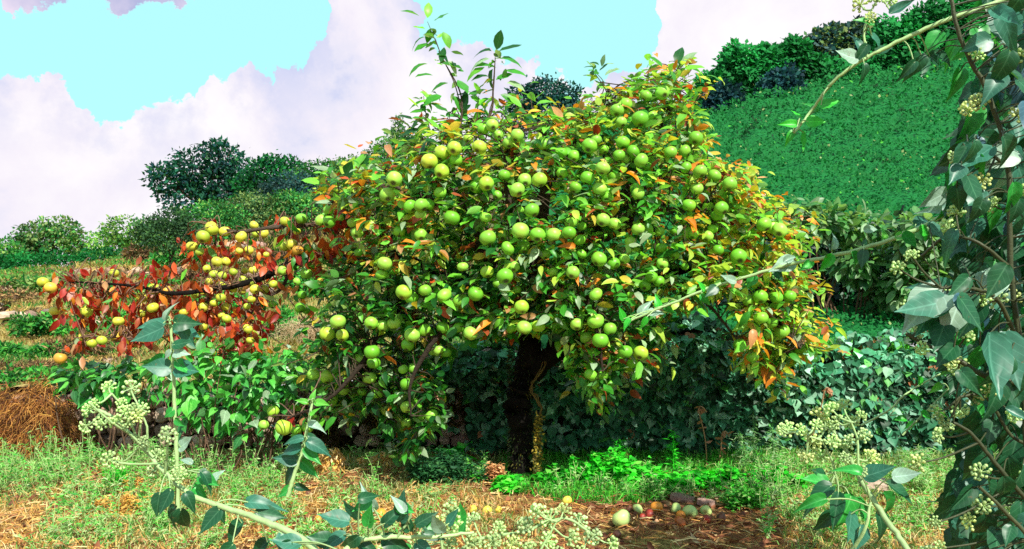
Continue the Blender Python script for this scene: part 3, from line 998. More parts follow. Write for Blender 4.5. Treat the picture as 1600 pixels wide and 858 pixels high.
# ivy bank coloured dark to stand for shade, and shrubs, upper terrace at right
def leafy_shrub(name, label, cat, blobs, d, n, leaf_px, cols, w, base_px, tpl=T_APPLE, aspect=.5, mat=None, group=None, shell=.35, nobj=0, droop=0.5):
    X = (base_px - 800) / F * d
    z0 = hill_z(X, d) if d > WALLY else ground_z(X, d)
    t = thing(name, label, cat, (X, d, z0), group)
    bl = [px_blob(b[0], b[1], d + (b[4] if len(b) > 4 else 0), b[2], b[3]) for b in blobs]
    mb = MB()
    root = np.array((X, d, z0 - .03))
    for b in bl:
        c_ = np.array(b[:3])
        for _ in range(3):
            e = c_ + rdir(1)[0] * np.array(b[3:6]) * .8
            rt_ = np.array((root[0] * .35 + c_[0] * .65 + R.normal() * .08, root[1] + R.normal() * .05, root[2]))
            pth = smooth_path([rt_, (rt_ + e) / 2 + R.normal(size=3) * .06, e], 4)
            tube(mb, pth, np.linspace(0.007, 0.002, len(pth)) * d / 5, 5, (0.13, 0.08, 0.05))
    mb.build('stem', M_BARK, t)
    vol = np.array([b[3] * b[5] for b in bl])
    bi = R.choice(len(bl), n, p=vol / vol.sum())
    B = np.array(bl)[bi]
    dd = rdir(n)
    r_ = shell + (1 - shell) * R.random(n) ** .6
    pos = B[:, :3] + dd * B[:, 3:6] * r_[:, None] * (1 + .15 * np.sin(dd[:, :1] * 9 + bi[:, None]))
    D = dd + np.array((0, -.2, -droop)) + .6 * R.normal(size=(n, 3))
    Nn = dd * .5 + np.array((0, -.3, .9)) + .4 * R.normal(size=(n, 3))
    c, _ = pal(cols, w, n)
    L = leaf_px * d / F * (0.6 + .7 * R.random(n))
    big = np.argsort(pos[:, 1] - L)[:nobj] if nobj else np.array([], int)
    rest = np.setdiff1d(np.arange(n), big)
    mb = MB()
    leaves(mb, tpl, pos[rest], D[rest], Nn[rest], L[rest], L[rest] * aspect, c[rest])
    mb.build('foliage', mat or M_LEAF, t, kind='stuff')
    if nobj:
        ms = [leaf_mesh('leaf', tpl, q_, mat or M_LEAF, aspect) for q_ in cols]
        for i in big:
            place('leaf', ms[int(R.choice(len(cols), p=np.array(w) / np.sum(w)))], t, leaf_matrix(pos[i], D[i], Nn[i], L[i]))
    return t


SHADEIVY = [(0.006, 0.028, 0.016), (0.012, 0.05, 0.028), (0.03, 0.10, 0.055)]  # ivy greens darkened to paint the shade under the shrub
leafy_shrub('ivy_bank', 'ivy bank with deep shade painted into its leaves under the overhanging shrub right of the apple crown', 'ivy',
            [(1260, 440, 60, 80), (1330, 430, 60, 80), (1400, 430, 60, 90), (1240, 380, 50, 50), (1180, 500, 70, 50), (1100, 500, 60, 40), (1470, 440, 60, 90), (1540, 420, 60, 100)], 7.0, 7000, 15, SHADEIVY, [3, 3, 1], 1320, T_LOBE, .9, M_WALLIVY)
SH = [(0.06, 0.24, 0.05), (0.12, 0.30, 0.09), (0.03, 0.13, 0.04), (0.20, 0.34, 0.16)]
leafy_shrub('dogwood_shrub', 'leafy shrub overhanging the dark bank right of the apple crown', 'shrub',
            [(1290, 345, 50, 24), (1345, 355, 40, 24), (1250, 360, 30, 24), (1345, 410, 46, 34), (1385, 450, 34, 50), (1250, 330, 30, 16)], 6.2, 1700, 19, SH, [2, 3, 2, 2], 1345, T_APPLE, .45, nobj=60)
leafy_shrub('dogwood_shrub', 'paler leafy shrub behind the arching ivy shoot near the right ivy mass', 'shrub',
            [(1430, 370, 40, 36), (1470, 400, 50, 40), (1440, 440, 50, 40), (1510, 360, 40, 40)], 5.9, 1500, 20, SH, [1, 2, 2, 3], 1450, T_APPLE, .5, nobj=40)

# ------------------------------------------------------------------ the apple tree
TB = (P(818, 762, 4.6)[0], 4.6, 0.0)
tree = thing('apple_tree', 'spreading old apple tree laden with green apples, its left branches red-leaved', 'tree', TB)
LIMBS = [
    [(810, 775, 4.6, .105), (809, 757, 4.6, .078), (812, 730, 4.6, .066), (815, 690, 4.6, .060), (809, 650, 4.6, .076), (812, 625, 4.6, .082), (819, 590, 4.6, .062), (829, 550, 4.6, .068), (826, 505, 4.6, .062)],
    [(832, 585, 4.58, .06), (868, 545, 4.55, .060), (905, 512, 4.55, .055), (960, 465, 4.7, .04), (1040, 430, 4.6, .03), (1120, 415, 4.5, .022), (1185, 455, 4.4, .014), (1225, 515, 4.3, .008), (1250, 545, 4.3, .004)],
    [(824, 515, 4.6, .075), (760, 462, 4.65, .06), (690, 425, 4.75, .045), (620, 408, 4.85, .036), (560, 407, 4.9, .03), (500, 402, 4.85, .032), (455, 412, 4.8, .028), (400, 438, 4.8, .020), (330, 452, 4.75, .015), (268, 458, 4.75, .013), (210, 447, 4.8, .009), (110, 440, 4.9, .006)],
    [(620, 408, 4.85, .025), (595, 365, 4.8, .018), (525, 352, 4.8, .015), (440, 354, 4.75, .013), (372, 362, 4.75, .011), (335, 352, 4.8, .003)],
    [(824, 510, 4.6, .065), (765, 410, 4.5, .05), (722, 330, 4.4, .035), (705, 262, 4.4, .022), (738, 205, 4.4, .012), (766, 180, 4.4, .008), (771, 130, 4.4, .004), (774, 84, 4.4, .0015)],
    [(826, 505, 4.6, .07), (842, 400, 4.6, .05), (852, 300, 4.5, .035), (882, 245, 4.5, .025), (908, 195, 4.5, .018), (898, 175, 4.5, .008)],
    [(830, 520, 4.6, .06), (900, 405, 4.6, .045), (960, 325, 4.6, .035), (1010, 250, 4.6, .022), (1040, 185, 4.6, .014), (1062, 98, 4.6, .003)],
    [(700, 430, 4.7, .03), (622, 480, 4.4, .024), (572, 560, 4.3, .015), (515, 622, 4.2, .009), (450, 655, 4.2, .005)],
    [(840, 450, 4.5, .03), (900, 468, 4.15, .018), (932, 515, 4.0, .011), (942, 580, 3.95, .005)],
    [(790, 440, 4.5, .03), (705, 500, 4.15, .018), (645, 590, 4.05, .010), (642, 650, 4.0, .004)],
    [(900, 400, 4.5, .03), (1000, 345, 4.2, .022), (1100, 325, 4.2, .014), (1200, 362, 4.3, .006)],
    [(330, 452, 4.85, .008), (310, 500, 4.8, .006), (240, 528, 4.8, .004), (130, 525, 4.8, .003)],
    [(455, 412, 4.95, .015), (440, 450, 4.9, .010), (400, 480, 4.9, .006), (340, 560, 4.85, .004)],
    [(720, 330, 4.3, .02), (640, 300, 4.3, .012), (590, 290, 4.3, .006), (520, 320, 4.4, .003)],
    [(705, 262, 4.4, .012), (722, 160, 4.4, .005), (692, 92, 4.4, .003), (668, 34, 4.4, .0012)],
    [(840, 400, 4.4, .03), (800, 330, 4.1, .018), (790, 260, 4.1, .010), (800, 200, 4.2, .005)],
    [(960, 325, 4.5, .02), (1050, 270, 4.4, .013), (1120, 290, 4.4, .008), (1170, 330, 4.4, .005)],
    [(1040, 430, 4.5, .018), (1100, 470, 4.4, .01), (1160, 540, 4.3, .005)],
    [(940, 180, 4.5, .006), (950, 150, 4.5, .004), (928, 112, 4.5, .002)],
]
samples = []
tbk = MB()
limb_objs = MB()
for k, lb in enumerate(LIMBS):
    pts = np.array([P(a, b, c) for a, b, c, _ in lb])
    rad = np.array([q[3] for q in lb])
    sp = smooth_path(pts, 7)
    rr = np.interp(np.linspace(0, 1, len(sp)), np.linspace(0, 1, len(rad)), rad)
    jit = R.normal(size=sp.shape) * rr[:, None] * 0.12
    tube(tbk if k == 0 else limb_objs, sp + jit, rr, 12 if k == 0 else 8, (0.012, 0.010, 0.008) if k in (0, 1, 2) else ((0.045, 0.034, 0.024) if k in (7, 8, 9) else (0.10, 0.075, 0.055)), 0.22)
    if k:
        for p_ in sp[2:]:
            samples.append(p_)
samples = np.array(samples)
tbk.build('trunk', M_BARK, tree)
limb_objs.build('branch', M_BARK, tree)

# the apples of the tree: (x, y, r) seen, colour class g green, y yellowish, o orange
A_MAIN = """616,280,12 605,305,11 641,323,11 658,321,12 668,320,10 657,336,10 671,252,13o 641,277,8 513,329,9 502,344,9 514,347,9 531,340,6 551,348,8 567,331,5
690,239,12y 710,232,12y 712,250,11 732,217,9y 749,230,12y 769,196,11 755,202,10 779,211,7 808,212,10 850,226,10 690,268,12y 688,301,9 706,341,12 760,287,12y 743,292,10 788,274,10 777,305,8 820,282,11 808,297,11 843,281,12y 759,340,10 812,329,7 831,329,12 877,239,9 878,271,8 795,223,9 809,239,6 681,247,9y
964,173,11 978,163,9 1000,186,12 1010,150,9 1035,145,12 971,191,9 981,202,8 921,228,12 931,219,10 973,223,11 967,243,10 989,237,11 981,249,8 1002,251,11 897,244,10 942,263,12 918,278,11 899,293,10 960,276,9 937,295,11 1048,238,11 1070,236,10 1072,262,10 1077,220,8 995,296,10 944,234,8 1012,261,8 950,299,9 1019,182,8 881,238,6
1087,216,11 1094,268,11 1089,295,10 1140,288,11 1127,326,11 1121,337,10 1116,275,10 1162,343,8 1194,351,12 1216,356,10 1116,356,7 1134,359,8 1081,318,8
601,412,11 596,429,10 631,457,13y 528,503,12 511,522,12y 535,524,11y 644,524,12 637,539,11 664,516,10 580,505,11 598,509,10 616,505,10 581,550,12 664,454,11 643,465,10 558,364,9 624,362,9 657,367,9 560,395,7 678,549,9
762,372,12 787,368,9 813,361,13 793,388,11 817,386,10 840,367,12 865,367,12 852,398,9 789,432,13 777,443,8 743,459,12 717,470,10 694,462,11 864,426,9 815,480,12y 819,512,12 841,510,10y 735,521,12 717,512,9 808,453,7 761,425,10y 803,417,9 692,512,10 799,514,8 723,417,9
889,364,12 892,348,10 909,354,8 942,344,11 960,350,10 985,378,9 997,358,10 1012,357,9 959,412,10 975,405,9 936,405,12 909,397,8 895,426,11 1018,433,10 1008,446,9 1030,440,8 985,461,6 931,460,11 1033,388,9 1054,398,8 1035,412,9 1068,342,7 1075,364,9 997,303,10 949,308,9 1076,321,10 1029,312,6 1070,417,6 1031,362,8 906,375,9 1055,361,8
1083,366,9 1113,358,8 1106,369,8 1122,391,9 1154,401,12 1168,367,8 1206,355,11 1218,360,12 1162,426,8 1169,470,9 1188,464,11 1213,465,10 1234,463,10 1189,497,11 1206,504,10 1198,523,8 1222,518,11 1235,518,8 1154,538,8 1176,558,10 1248,545,10 1262,542,6 1213,528,8
443,668,13y 464,672,9 481,668,9 464,683,8 427,643,9y 412,664,8 490,585,10 512,589,11y 517,625,11 536,609,10 562,562,10 584,567,10 553,577,9 577,590,11 566,612,8 590,614,10 551,559,7
636,600,11 636,636,11 674,649,10 635,661,9 626,670,8 646,576,8 685,548,9 697,551,8 660,651,7 630,577,8
931,502,13 901,507,11 938,532,13 977,550,11 1001,552,11y 988,568,9 923,586,11 942,586,10 953,514,11 916,528,9 932,601,8 919,601,7 953,600,7 961,574,7"""
A_LEFT = """67,441,9 79,450,9o 85,486,8 135,487,9 185,502,8 132,526,8 143,536,8 159,532,9 182,526,8o 94,560,9o 178,427,8 221,465,8 241,452,9 239,481,9 222,490,7
261,455,8o 287,488,7 318,480,8 318,511,7 295,530,7 301,541,7 329,551,8 310,526,6 354,498,7 346,493,6 387,514,8 391,532,7 353,480,8 334,474,6 345,465,8 345,446,8 363,451,7 334,429,8 347,431,7 327,440,6 339,409,8 352,409,8 365,425,7 379,438,8 378,455,6 394,441,7 397,451,7 382,423,6 396,422,7 323,420,6 306,460,7 316,457,6 386,479,6 393,468,6
331,357,11 317,370,10 300,385,9 312,394,7 351,362,9 377,370,9 397,352,7 401,365,7 411,365,8 445,346,8 445,385,8 456,382,9 466,391,9o 441,423,8g 439,446,8g 413,452,8 398,452,7 427,476,7g 427,444,7 374,392,6 389,391,7 416,398,5
471,342,10g 482,389,8g 464,362,6 479,428,9g 464,440,7g 469,481,8g 478,485,7g 472,461,7g 554,362,7g 562,363,8g 547,333,5g 369,605,6g 381,605,6g"""


def front_depth(x, y):
    e = 1 - ((x - 870) / 440) ** 2 - 0.75 * ((y - 380) / 300) ** 2
    return 4.62 - 0.72 * math.sqrt(max(e, 0.03))


apples = []
for txt, left in ((A_MAIN, 0), (A_LEFT, 1)):
    for s in txt.split():
        cl_k = 'y' if left else 'g'
        if s[-1] in 'gyo':
            cl_k = s[-1]; s = s[:-1]
        if not left and cl_k == 'y': cl_k = 'h'
        if not left and cl_k == 'o': cl_k = 'y'
        x, y, r = map(float, s.split(','))
        d = (4.86 + rnd.uniform(-.16, .12)) if left else front_depth(x, y) - 0.03 + (11 - r) * 0.035 + rnd.uniform(-.03, .05)
        if left and x > 440: d = 4.7
        rr = r * d / F * rnd.uniform(.94, 1.12)
        apples.append([P(x, y, d), rr, cl_k, x, y, r, d])
# ease apart fruits that touch
for it in range(12):
    for i in range(len(apples)):
        for j in range(i):
            a, b = apples[i], apples[j]
            dv = a[0] - b[0]
            L_ = np.linalg.norm(dv)
            mn = (a[1] + b[1]) * 0.97
            if L_ < mn:
                back, frt = (a, b) if a[5] < b[5] else (b, a)
                mv = (mn - L_) * 0.6
                dirv = unit(back[0] - np.array((0, 0, CH)))
                s_ = np.linalg.norm(back[0] - np.array((0, 0, CH)))
                back[0] = back[0] + dirv * mv; back[1] *= (s_ + mv) / s_


def apple_mesh(col, name='apple', shrivel=0.0, stalk=True, seed=0):
    mb = MB()
    rows_ = 13; seg = 18
    V = []
    for a in range(rows_):
        th = math.pi * a / (rows_ - 1)
        s, c = math.sin(th), math.cos(th)
        rr = s * (1.0 + 0.05 * math.cos(th))
        z = c * 0.88 - (0.22 * math.exp(-(s / 0.28) ** 2) if c > 0 else -0.15 * math.exp(-(s / 0.22) ** 2))
        for b in range(seg):
            ph = 2 * math.pi * b / seg
            f = 1 + 0.025 * math.cos(5 * ph) * (1 if c < 0 else .4) + shrivel * 0.35 * mnoise.noise(Vector((math.cos(ph) * 1.7 + seed, math.sin(ph) * 1.7, c * 1.7)))
            V.append((rr * f * math.cos(ph), rr * f * math.sin(ph), z * (1 - shrivel * .15)))
    i = np.arange(rows_ - 1)[:, None] * seg
    j = np.arange(seg)[None]
    f = np.stack([i + j, i + seg + j, i + seg + (j + 1) % seg, i + (j + 1) % seg], -1).reshape(-1, 4)
    cc = np.tile(np.array(col, float), (len(V), 1))
    cc[-2 * seg:] *= (0.35, 0.25, 0.5)
    cc[:2 * seg] *= (1.1, .8, .8)
    mb.add(V, f, cc)
    if stalk:
        tube(mb, [(0, 0, .6), (0.04, 0, 1.0), (0.12, 0.03, 1.35)], [.05, .045, .06], 5, (0.10, 0.07, 0.03))
    for k in range(5):
        a = k * 1.256
        ca, sa = math.cos(a), math.sin(a)
        mb.add([(ca * .04, sa * .04, -.74), (ca * .1 - sa * .05, sa * .1 + ca * .05, -.84), (ca * .17, sa * .17, -.92), (ca * .1 + sa * .05, sa * .1 - ca * .05, -.84)], [(0, 1, 2, 3)], (0.06, 0.035, 0.015))
    return mb.mesh(name, M_APPLE)


AC = {'g': [(0.17, 0.52, 0.035), (0.22, 0.58, 0.05), (0.13, 0.44, 0.025), (0.27, 0.60, 0.07)], 'h': [(0.30, 0.60, 0.045), (0.36, 0.60, 0.05)], 'y': [(0.46, 0.56, 0.05), (0.55, 0.58, 0.06), (0.38, 0.54, 0.05)], 'o': [(0.62, 0.36, 0.05), (0.66, 0.48, 0.06)]}
AM = {k: [apple_mesh(tuple(np.array(c) * R.uniform(.8, 1.1)), shrivel=R.uniform(.05, .28), seed=i * 5 + j_ * 2) for i, c in enumerate(v) for j_ in range(3)] for k, v in AC.items()}
for (p, rr, k, x, y, r, d) in apples:
    s_ = 1 / 1.0
    m4 = (Matrix.Translation(p) @ Matrix.Rotation(rnd.uniform(0, 6.28), 4, 'Z') @ Matrix.Identity(4))
    tilt = rnd.uniform(0.1, 0.95)
    azm = rnd.gauss(0, 0.8)
    m4 = Matrix.Translation(p) @ Matrix.Rotation(azm, 4, 'Z') @ Matrix.Rotation(-tilt, 4, 'X') @ Matrix.Rotation(rnd.uniform(0, 6.28), 4, 'Z') @ Matrix.Diagonal((rr * rnd.uniform(.97, 1.04), rr * rnd.uniform(.97, 1.04), rr * rnd.uniform(.96, 1.08), 1))
    place('apple', rnd.choice(AM[k]), tree, m4)

CROWN = [(500, 590), (485, 560), (498, 490), (520, 440), (560, 410), (602, 392), (560, 345), (520, 322), (512, 292), (560, 270), (600, 262), (640, 235), (668, 212), (690, 200), (740, 182), (800, 182),
         (830, 172), (870, 190), (920, 168), (960, 150), (1000, 128), (1040, 108), (1078, 132), (1088, 180), (1102, 230), (1132, 268), (1172, 288), (1192, 320), (1225, 330), (1237, 380), (1218, 410),
         (1262, 440), (1278, 490), (1240, 505), (1272, 545), (1228, 560), (1212, 602), (1175, 572), (1150, 545), (1165, 500), (1145, 452), (1080, 468), (1025, 498), (1012, 560), (972, 585), (940, 628), (908, 600),
         (888, 540), (850, 515), (780, 525), (722, 540), (700, 560), (682, 600), (692, 650), (645, 688), (615, 672), (602, 625), (560, 635), (505, 640)]
LEFTP = [(60, 430), (110, 415), (200, 415), (300, 345), (340, 342), (420, 335), (500, 322), (570, 325), (610, 385), (545, 400), (490, 430), (482, 500), (400, 550), (320, 560), (230, 552), (120, 542), (100, 505), (80, 480)]
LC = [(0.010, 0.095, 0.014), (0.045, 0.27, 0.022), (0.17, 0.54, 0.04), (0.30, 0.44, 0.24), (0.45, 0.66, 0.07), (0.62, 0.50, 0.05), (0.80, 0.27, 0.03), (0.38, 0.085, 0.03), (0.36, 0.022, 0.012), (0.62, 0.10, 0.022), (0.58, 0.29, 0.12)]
LP, LD, LN, LL, LI = [], [], [], [], []
twig = MB()
twigr = MB()


def rosette(p, k, size, weights, out, mode='green'):
    """leaves about a spur; returns nothing, appends to the leaf lists"""
    for q in range(k):
        a = R.random() * 6.283
        if mode == 'green':
            d_ = np.array((math.cos(a), math.sin(a), R.uniform(-.75, .6))) + out * 0.35
            nn_ = np.array((0, -0.15, 1.0)) + 0.45 * R.normal(size=3) + out * .3
        else:
            d_ = np.array((math.cos(a) * .5, math.sin(a) * .5, R.uniform(-1.2, -.4)))
            nn_ = R.normal(size=3) + np.array((0, -.8, .2))
        LP.append(p + unit(d_) * R.uniform(0.0, .03) + R.normal(size=3) * 0.02)
        LD.append(d_)
        LN.append(nn_)
        LL.append(size * R.uniform(.6, 1.25))
        LI.append(R.choice(len(LC), p=np.array(weights, float) / sum(weights)))


def weights_at(x, y, edge):
    #      dk  mid  lt  grey lime yel  org  brn  red  red2 tan
    if x < 650 and y < 420:
        w = [2.4, 2.6, 2.2, 1.4, 1.6, 1.2, 1.2, .8, .15, .4, .5]
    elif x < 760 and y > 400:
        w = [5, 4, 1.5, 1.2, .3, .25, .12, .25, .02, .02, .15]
    elif x > 1080:
        w = [1.2, 2.5, 3.5, 1.5, 3.0, 1.8, 1.3, .5, .05, .1, .8]
    elif y < 300:
        w = [2, 3, 3, 1.6, 1.8, .9, .75, .5, .1, .15, .4]
    else:
        w = [3.2, 3.2, 2.4, 2.2, .8, .35, .35, .4, .05, .08, .4]
    return w


xy = np.c_[R.uniform(480, 1285, 9000), R.uniform(100, 695, 9000)]
xy = xy[inpoly(xy[:, 0], xy[:, 1], CROWN)][:2750]
for (x, y) in xy:
    e = max(0.05, 1 - ((x - 870) / 440) ** 2 - 0.75 * ((y - 380) / 300) ** 2)
    T = 0.72 * math.sqrt(e)
    u = R.random()
    d = 4.62 - T + 2 * T * (u ** 1.6) * 0.8 + R.normal() * 0.03
    if R.random() < 0.25 and T > .25:
        d = 4.62 + R.uniform(-.5, .5) * T
    # scale round the crown's middle so the outline keeps its place
    p = P(x, y, d)
    out = unit(p - P(870, 400, 4.62))
    gap = mnoise.noise(Vector((float(p[0]) * 3.1, float(p[1]) * 3.1, float(p[2]) * 3.1)))
    if gap < -0.27 and not (720 < x < 900 and y > 420):
        continue
    wq = list(weights_at(x, y, e))
    if mnoise.noise(Vector((float(p[0]) * 4 + 9, float(p[1]) * 4, float(p[2]) * 4))) > 0.18 and (y < 420 or x > 900):
        for z_ in (4, 5, 6, 10): wq[z_] *= 3.2
    rosette(p, int(R.integers(5, 9)), 0.074, wq, out)
    if R.random() < .5:
        ds = np.linalg.norm(samples - p, axis=1) + .16 * R.random(len(samples))
        s0 = samples[np.argmin(ds)]
        if ds.min() < 0.75:
            mid = (s0 + p) / 2 + R.normal(size=3) * .03 + np.array((0, 0, .03))
            tube(twig, smooth_path([s0, mid, p], 3), np.linspace(.004, .0016, 7), 4, (0.10, 0.075, 0.05))
for sh_ in ([(722, 175, 4.4), (710, 130, 4.4), (692, 92, 4.4), (680, 60, 4.4)], [(768, 172, 4.4), (772, 130, 4.4), (774, 92, 4.4)], [(672, 205, 4.4), (664, 170, 4.42), (662, 150, 4.42)], [(745, 190, 4.38), (748, 150, 4.38)], [(935, 165, 4.5), (944, 132, 4.5), (930, 112, 4.5)], [(1045, 150, 4.58), (1060, 110, 4.6)], [(530, 300, 4.35), (524, 272, 4.35)], [(575, 290, 4.35), (565, 262, 4.35)], [(612, 262, 4.4), (640, 232, 4.4)]):
    pp_ = smooth_path([P(*q_) for q_ in sh_], 6)
    tube(twig, pp_, np.linspace(.004, .0015, len(pp_)), 5, (0.10, 0.08, 0.05))
    for q_ in pp_[::2]:
        rosette(q_, 2 if sh_[0][0] < 900 and sh_[0][0] > 650 else 3, .062, [3, 3, 1.6, 1, .3, .2, .1, .1, .01, .01, .1], np.array((0, 0, .5)))
    rosette(pp_[-1], 5, .068, [3, 3, 1.6, 1, .3, .2, .1, .1, .01, .01, .1], np.array((0, 0, 1.4)))
# ragged outline: leafy shoots that poke out of the crown
cp = np.array(CROWN, float)
for q_ in range(230):
    i_ = R.integers(0, len(cp)); a_, b_ = cp[i_], cp[(i_ + 1) % len(cp)]
    m_ = a_ + (b_ - a_) * R.random()
    o_ = unit(m_ - np.array((870, 400)))
    if m_[1] > 420 and 700 < m_[0] < 900: continue
    ln_ = R.uniform(6, 34)
    d_ = 4.6 + R.uniform(-.25, .25)
    p0_ = P(*(m_ - o_ * 15), d_); p1_ = P(*(m_ + o_ * ln_ * np.array((1, .8)) + R.normal(size=2) * 8), d_)
    tube(twig, smooth_path([p0_, (p0_ + p1_) / 2 + R.normal(size=3) * .01, p1_], 3), np.linspace(.004, .0018, 7), 4, (0.14, 0.11, 0.07))
    for f_ in (.35, .7, 1.0):
        wq = list(weights_at(*m_, 0))
        if m_[0] > 1050 or R.random() < .25:
            for z_ in (4, 5, 6, 10): wq[z_] *= 2.5
        rosette(p0_ + (p1_ - p0_) * f_, 3, .07, wq, unit(p1_ - p0_))
# pale dying leaves on the sunny side
# red left limbs
xy = np.c_[R.uniform(55, 615, 2600), R.uniform(320, 562, 2600)]
xy = xy[inpoly(xy[:, 0], xy[:, 1], LEFTP)]
cl_c = [(150, 455, 45), (240, 465, 50), (200, 490, 50), (140, 525, 25), (330, 440, 45), (380, 480, 45), (330, 510, 45), (390, 520, 25), (420, 390, 40), (320, 375, 25), (470, 370, 35), (530, 360, 45), (470, 430, 14), (470, 515, 14), (85, 440, 22), (560, 345, 40), (500, 395, 25)]
cnt = 0
for (x, y) in xy:
    near = min(math.hypot(x - a, (y - b) * 1.3) / c for a, b, c in cl_c)
    cn_ = mnoise.noise(Vector((x * .045, y * .045, 3.3)))
    if R.random() > math.exp(-near * near * .9) * (.25 if cn_ < 0 else 1.0):
        continue
    if cnt > 350:
        break
    cnt += 1
    d = 4.88 + R.uniform(-.2, .2) if x < 440 else 4.75 + R.uniform(-.2, .1)
    p = P(x, y, d)
    gw = [.6, .7, .6, .3, .3, .1, .8, 2.0, 2.8, 2.4, .8] if x > 430 else [.05, .1, .1, .1, .1, .1, .5, 2.2, 4.0, 2.6, .9]
    rosette(p, int(R.integers(3, 7)), 0.070, gw, np.zeros(3), 'red')
    ds = np.linalg.norm(samples - p, axis=1)
    s0 = samples[np.argmin(ds)]
    if ds.min() < .8 and R.random() < .9:
        mid = (s0 + p) / 2 + R.normal(size=3) * .05 + np.array((0, 0, .01))
        tube(twig, smooth_path([s0, mid, p], 4), np.linspace(.0045, .0015, 9), 4, (0.24, 0.14, 0.09))
# fruit stalk twigs
for (p, rr, k, x, y, r, d) in apples:
    q = p + np.array((0, 0.02, rr * 1.2))
    ds = np.linalg.norm(samples - q, axis=1) + .14 * R.random(len(samples))
    s0 = samples[np.argmin(ds)]
    if ds.min() < .5 and R.random() < .7:
        mid = (s0 + q) / 2 + R.normal(size=3) * .03 + np.array((0, 0, .05))
        tube(twig, smooth_path([s0, mid, q], 3), np.linspace(.0038, .002, 7), 4, (0.09, 0.07, 0.045) if x > 500 else (0.26, 0.16, 0.11))
    rosette(q + np.array((0, 0.03, 0.01)), 3 if x > 500 else 1, 0.07, weights_at(x, y, 0) if x > 500 else [.05, .1, .1, .1, .1, .1, .9, 2, 3, 2.6, 1.4], np.zeros(3), 'green' if x > 500 else 'red')
# water shoots above the crown: explicit leaves (x, y, dx, dy, length px)
SHOOT = """655,25,-12,-4,22 668,28,2,-16,20 678,32,16,-4,20 672,45,-2,12,16 664,45,-12,0,14 692,50,6,12,20 664,58,-16,2,20 672,70,-18,6,20 694,74,-2,14,20 668,100,-24,4,24 700,95,10,10,20 684,80,16,6,18
722,108,-20,-4,24 742,105,24,-6,24 715,125,10,16,22 676,118,-18,-2,20 700,130,-16,4,22 690,150,-16,6,24 668,160,-16,-4,20 668,172,-18,4,20 665,185,-20,2,22 708,150,12,10,22 728,140,0,22,24 735,150,16,8,20 672,190,-14,10,24
768,80,-16,-4,22 776,78,4,-16,22 780,80,24,-6,26 765,92,-24,2,26 782,92,18,-2,24 757,105,-20,6,24 788,110,22,4,26 770,108,-8,14,22 792,130,18,2,22 760,140,-18,6,22 782,148,14,8,22 764,120,-20,-2,20 775,125,18,-8,20 770,155,-16,8,20
930,108,-12,-6,16 940,104,2,-12,14 945,118,16,-8,18 930,125,-8,-10,14 965,148,-12,-10,18 972,142,6,-14,18
1045,105,-22,-2,28 1058,100,2,-20,24 1065,100,14,-16,22 1068,108,22,-2,24 1050,112,-14,8,22 1035,105,-14,-8,20 1062,122,16,10,20 1048,125,-20,6,24 1075,108,16,-4,20 1040,118,-22,8,26
815,168,-14,-10,20 838,165,12,-12,20 868,185,14,-10,18 700,175,-16,-6,20 742,170,14,-10,22 720,185,-14,-8,20 655,205,-16,-4,22 650,215,-14,6,20 745,160,-4,-16,20
520,275,-10,-16,26 535,285,10,-18,26 548,290,16,-14,28 560,268,16,-8,26 575,275,22,-4,26 590,280,24,6,30 540,300,-20,6,28 500,290,-14,-10,26 575,262,-10,-18,24 560,262,2,-20,22"""
for s in SHOOT.split():
    x, y, dx, dy, L_ = map(float, s.split(','))
    d = 4.4 if x < 860 else 4.58
    LP.append(P(x, y, d)); LD.append(np.array((dx, R.uniform(-8, 2), -dy))); LN.append(np.array((R.normal() * .4, -.7, 1.0)))
    LL.append(L_ * d / F * 1.4); LI.append(int(R.choice([0, 1, 2, 3, 6 if y > 100 and x > 1000 else 1], p=[.3, .35, .15, .1, .1])))
LP, LD, LN, LL, LI = map(np.array, (LP, LD, LN, LL, LI))
# keep the faces of the fruit mostly clear: leaves grow from the spur behind a fruit
vd = LP + unit(LD) * LL[:, None] * .45
lx = 800 + F * vd[:, 0] / vd[:, 1]; ly = 429 - F * (vd[:, 2] - CH) / vd[:, 1]
kill = np.zeros(len(LP), bool)
for (p, rr, k, x, y, r, d) in apples:
    h = (np.hypot(lx - x, ly - y) < r * (1.25 if x > 480 else 1.6)) & (vd[:, 1] < p[1] + rr * .4)
    kill |= h & (R.random(len(LP)) < (0.94 if r > 9.5 else (0.93 if x < 480 else 0.75)))
kp = ~kill
LP, LD, LN, LL, LI = LP[kp], LD[kp], LN[kp], LL[kp], LI[kp]
cc = np.array(LC)[LI] * (1 + .25 * (R.random((len(LP), 1)) * 2 - 1)) * (1 + .12 * (R.random((len(LP), 3)) - .5))
px_ = 800 + F * LP[:, 0] / LP[:, 1]
score = LP[:, 1] - LL * 8 + np.where(px_ < 480, -.45, 0) + R.random(len(LP)) * .2
big = np.argsort(score)[:300]
rest = np.setdiff1d(np.arange(len(LP)), big)
mb = MB()
leaves(mb, T_APPLE, LP[rest], LD[rest], LN[rest], LL[rest], LL[rest] * (0.42 + .14 * R.random(len(rest))), cc[rest], 0.4, 0.55, 0.2)
mb.build('foliage', M_LEAF, tree, kind='stuff')
lms = [[leaf_mesh('leaf', T_APPLE, q_, M_LEAF, .46 if k_ < 6 else .42, rnd.uniform(.3, .6) if k_ < 6 else rnd.uniform(.7, 1.3), rnd.uniform(.3, .7) if k_ < 6 else rnd.uniform(.5, 1.1)) for _ in range(4)] for k_, q_ in enumerate(LC)]
for i in big:
    place('leaf', lms[LI[i]][i % 4], tree, leaf_matrix(LP[i], LD[i], LN[i], LL[i]))
twig.build('twig', M_BARK, tree, kind='stuff')
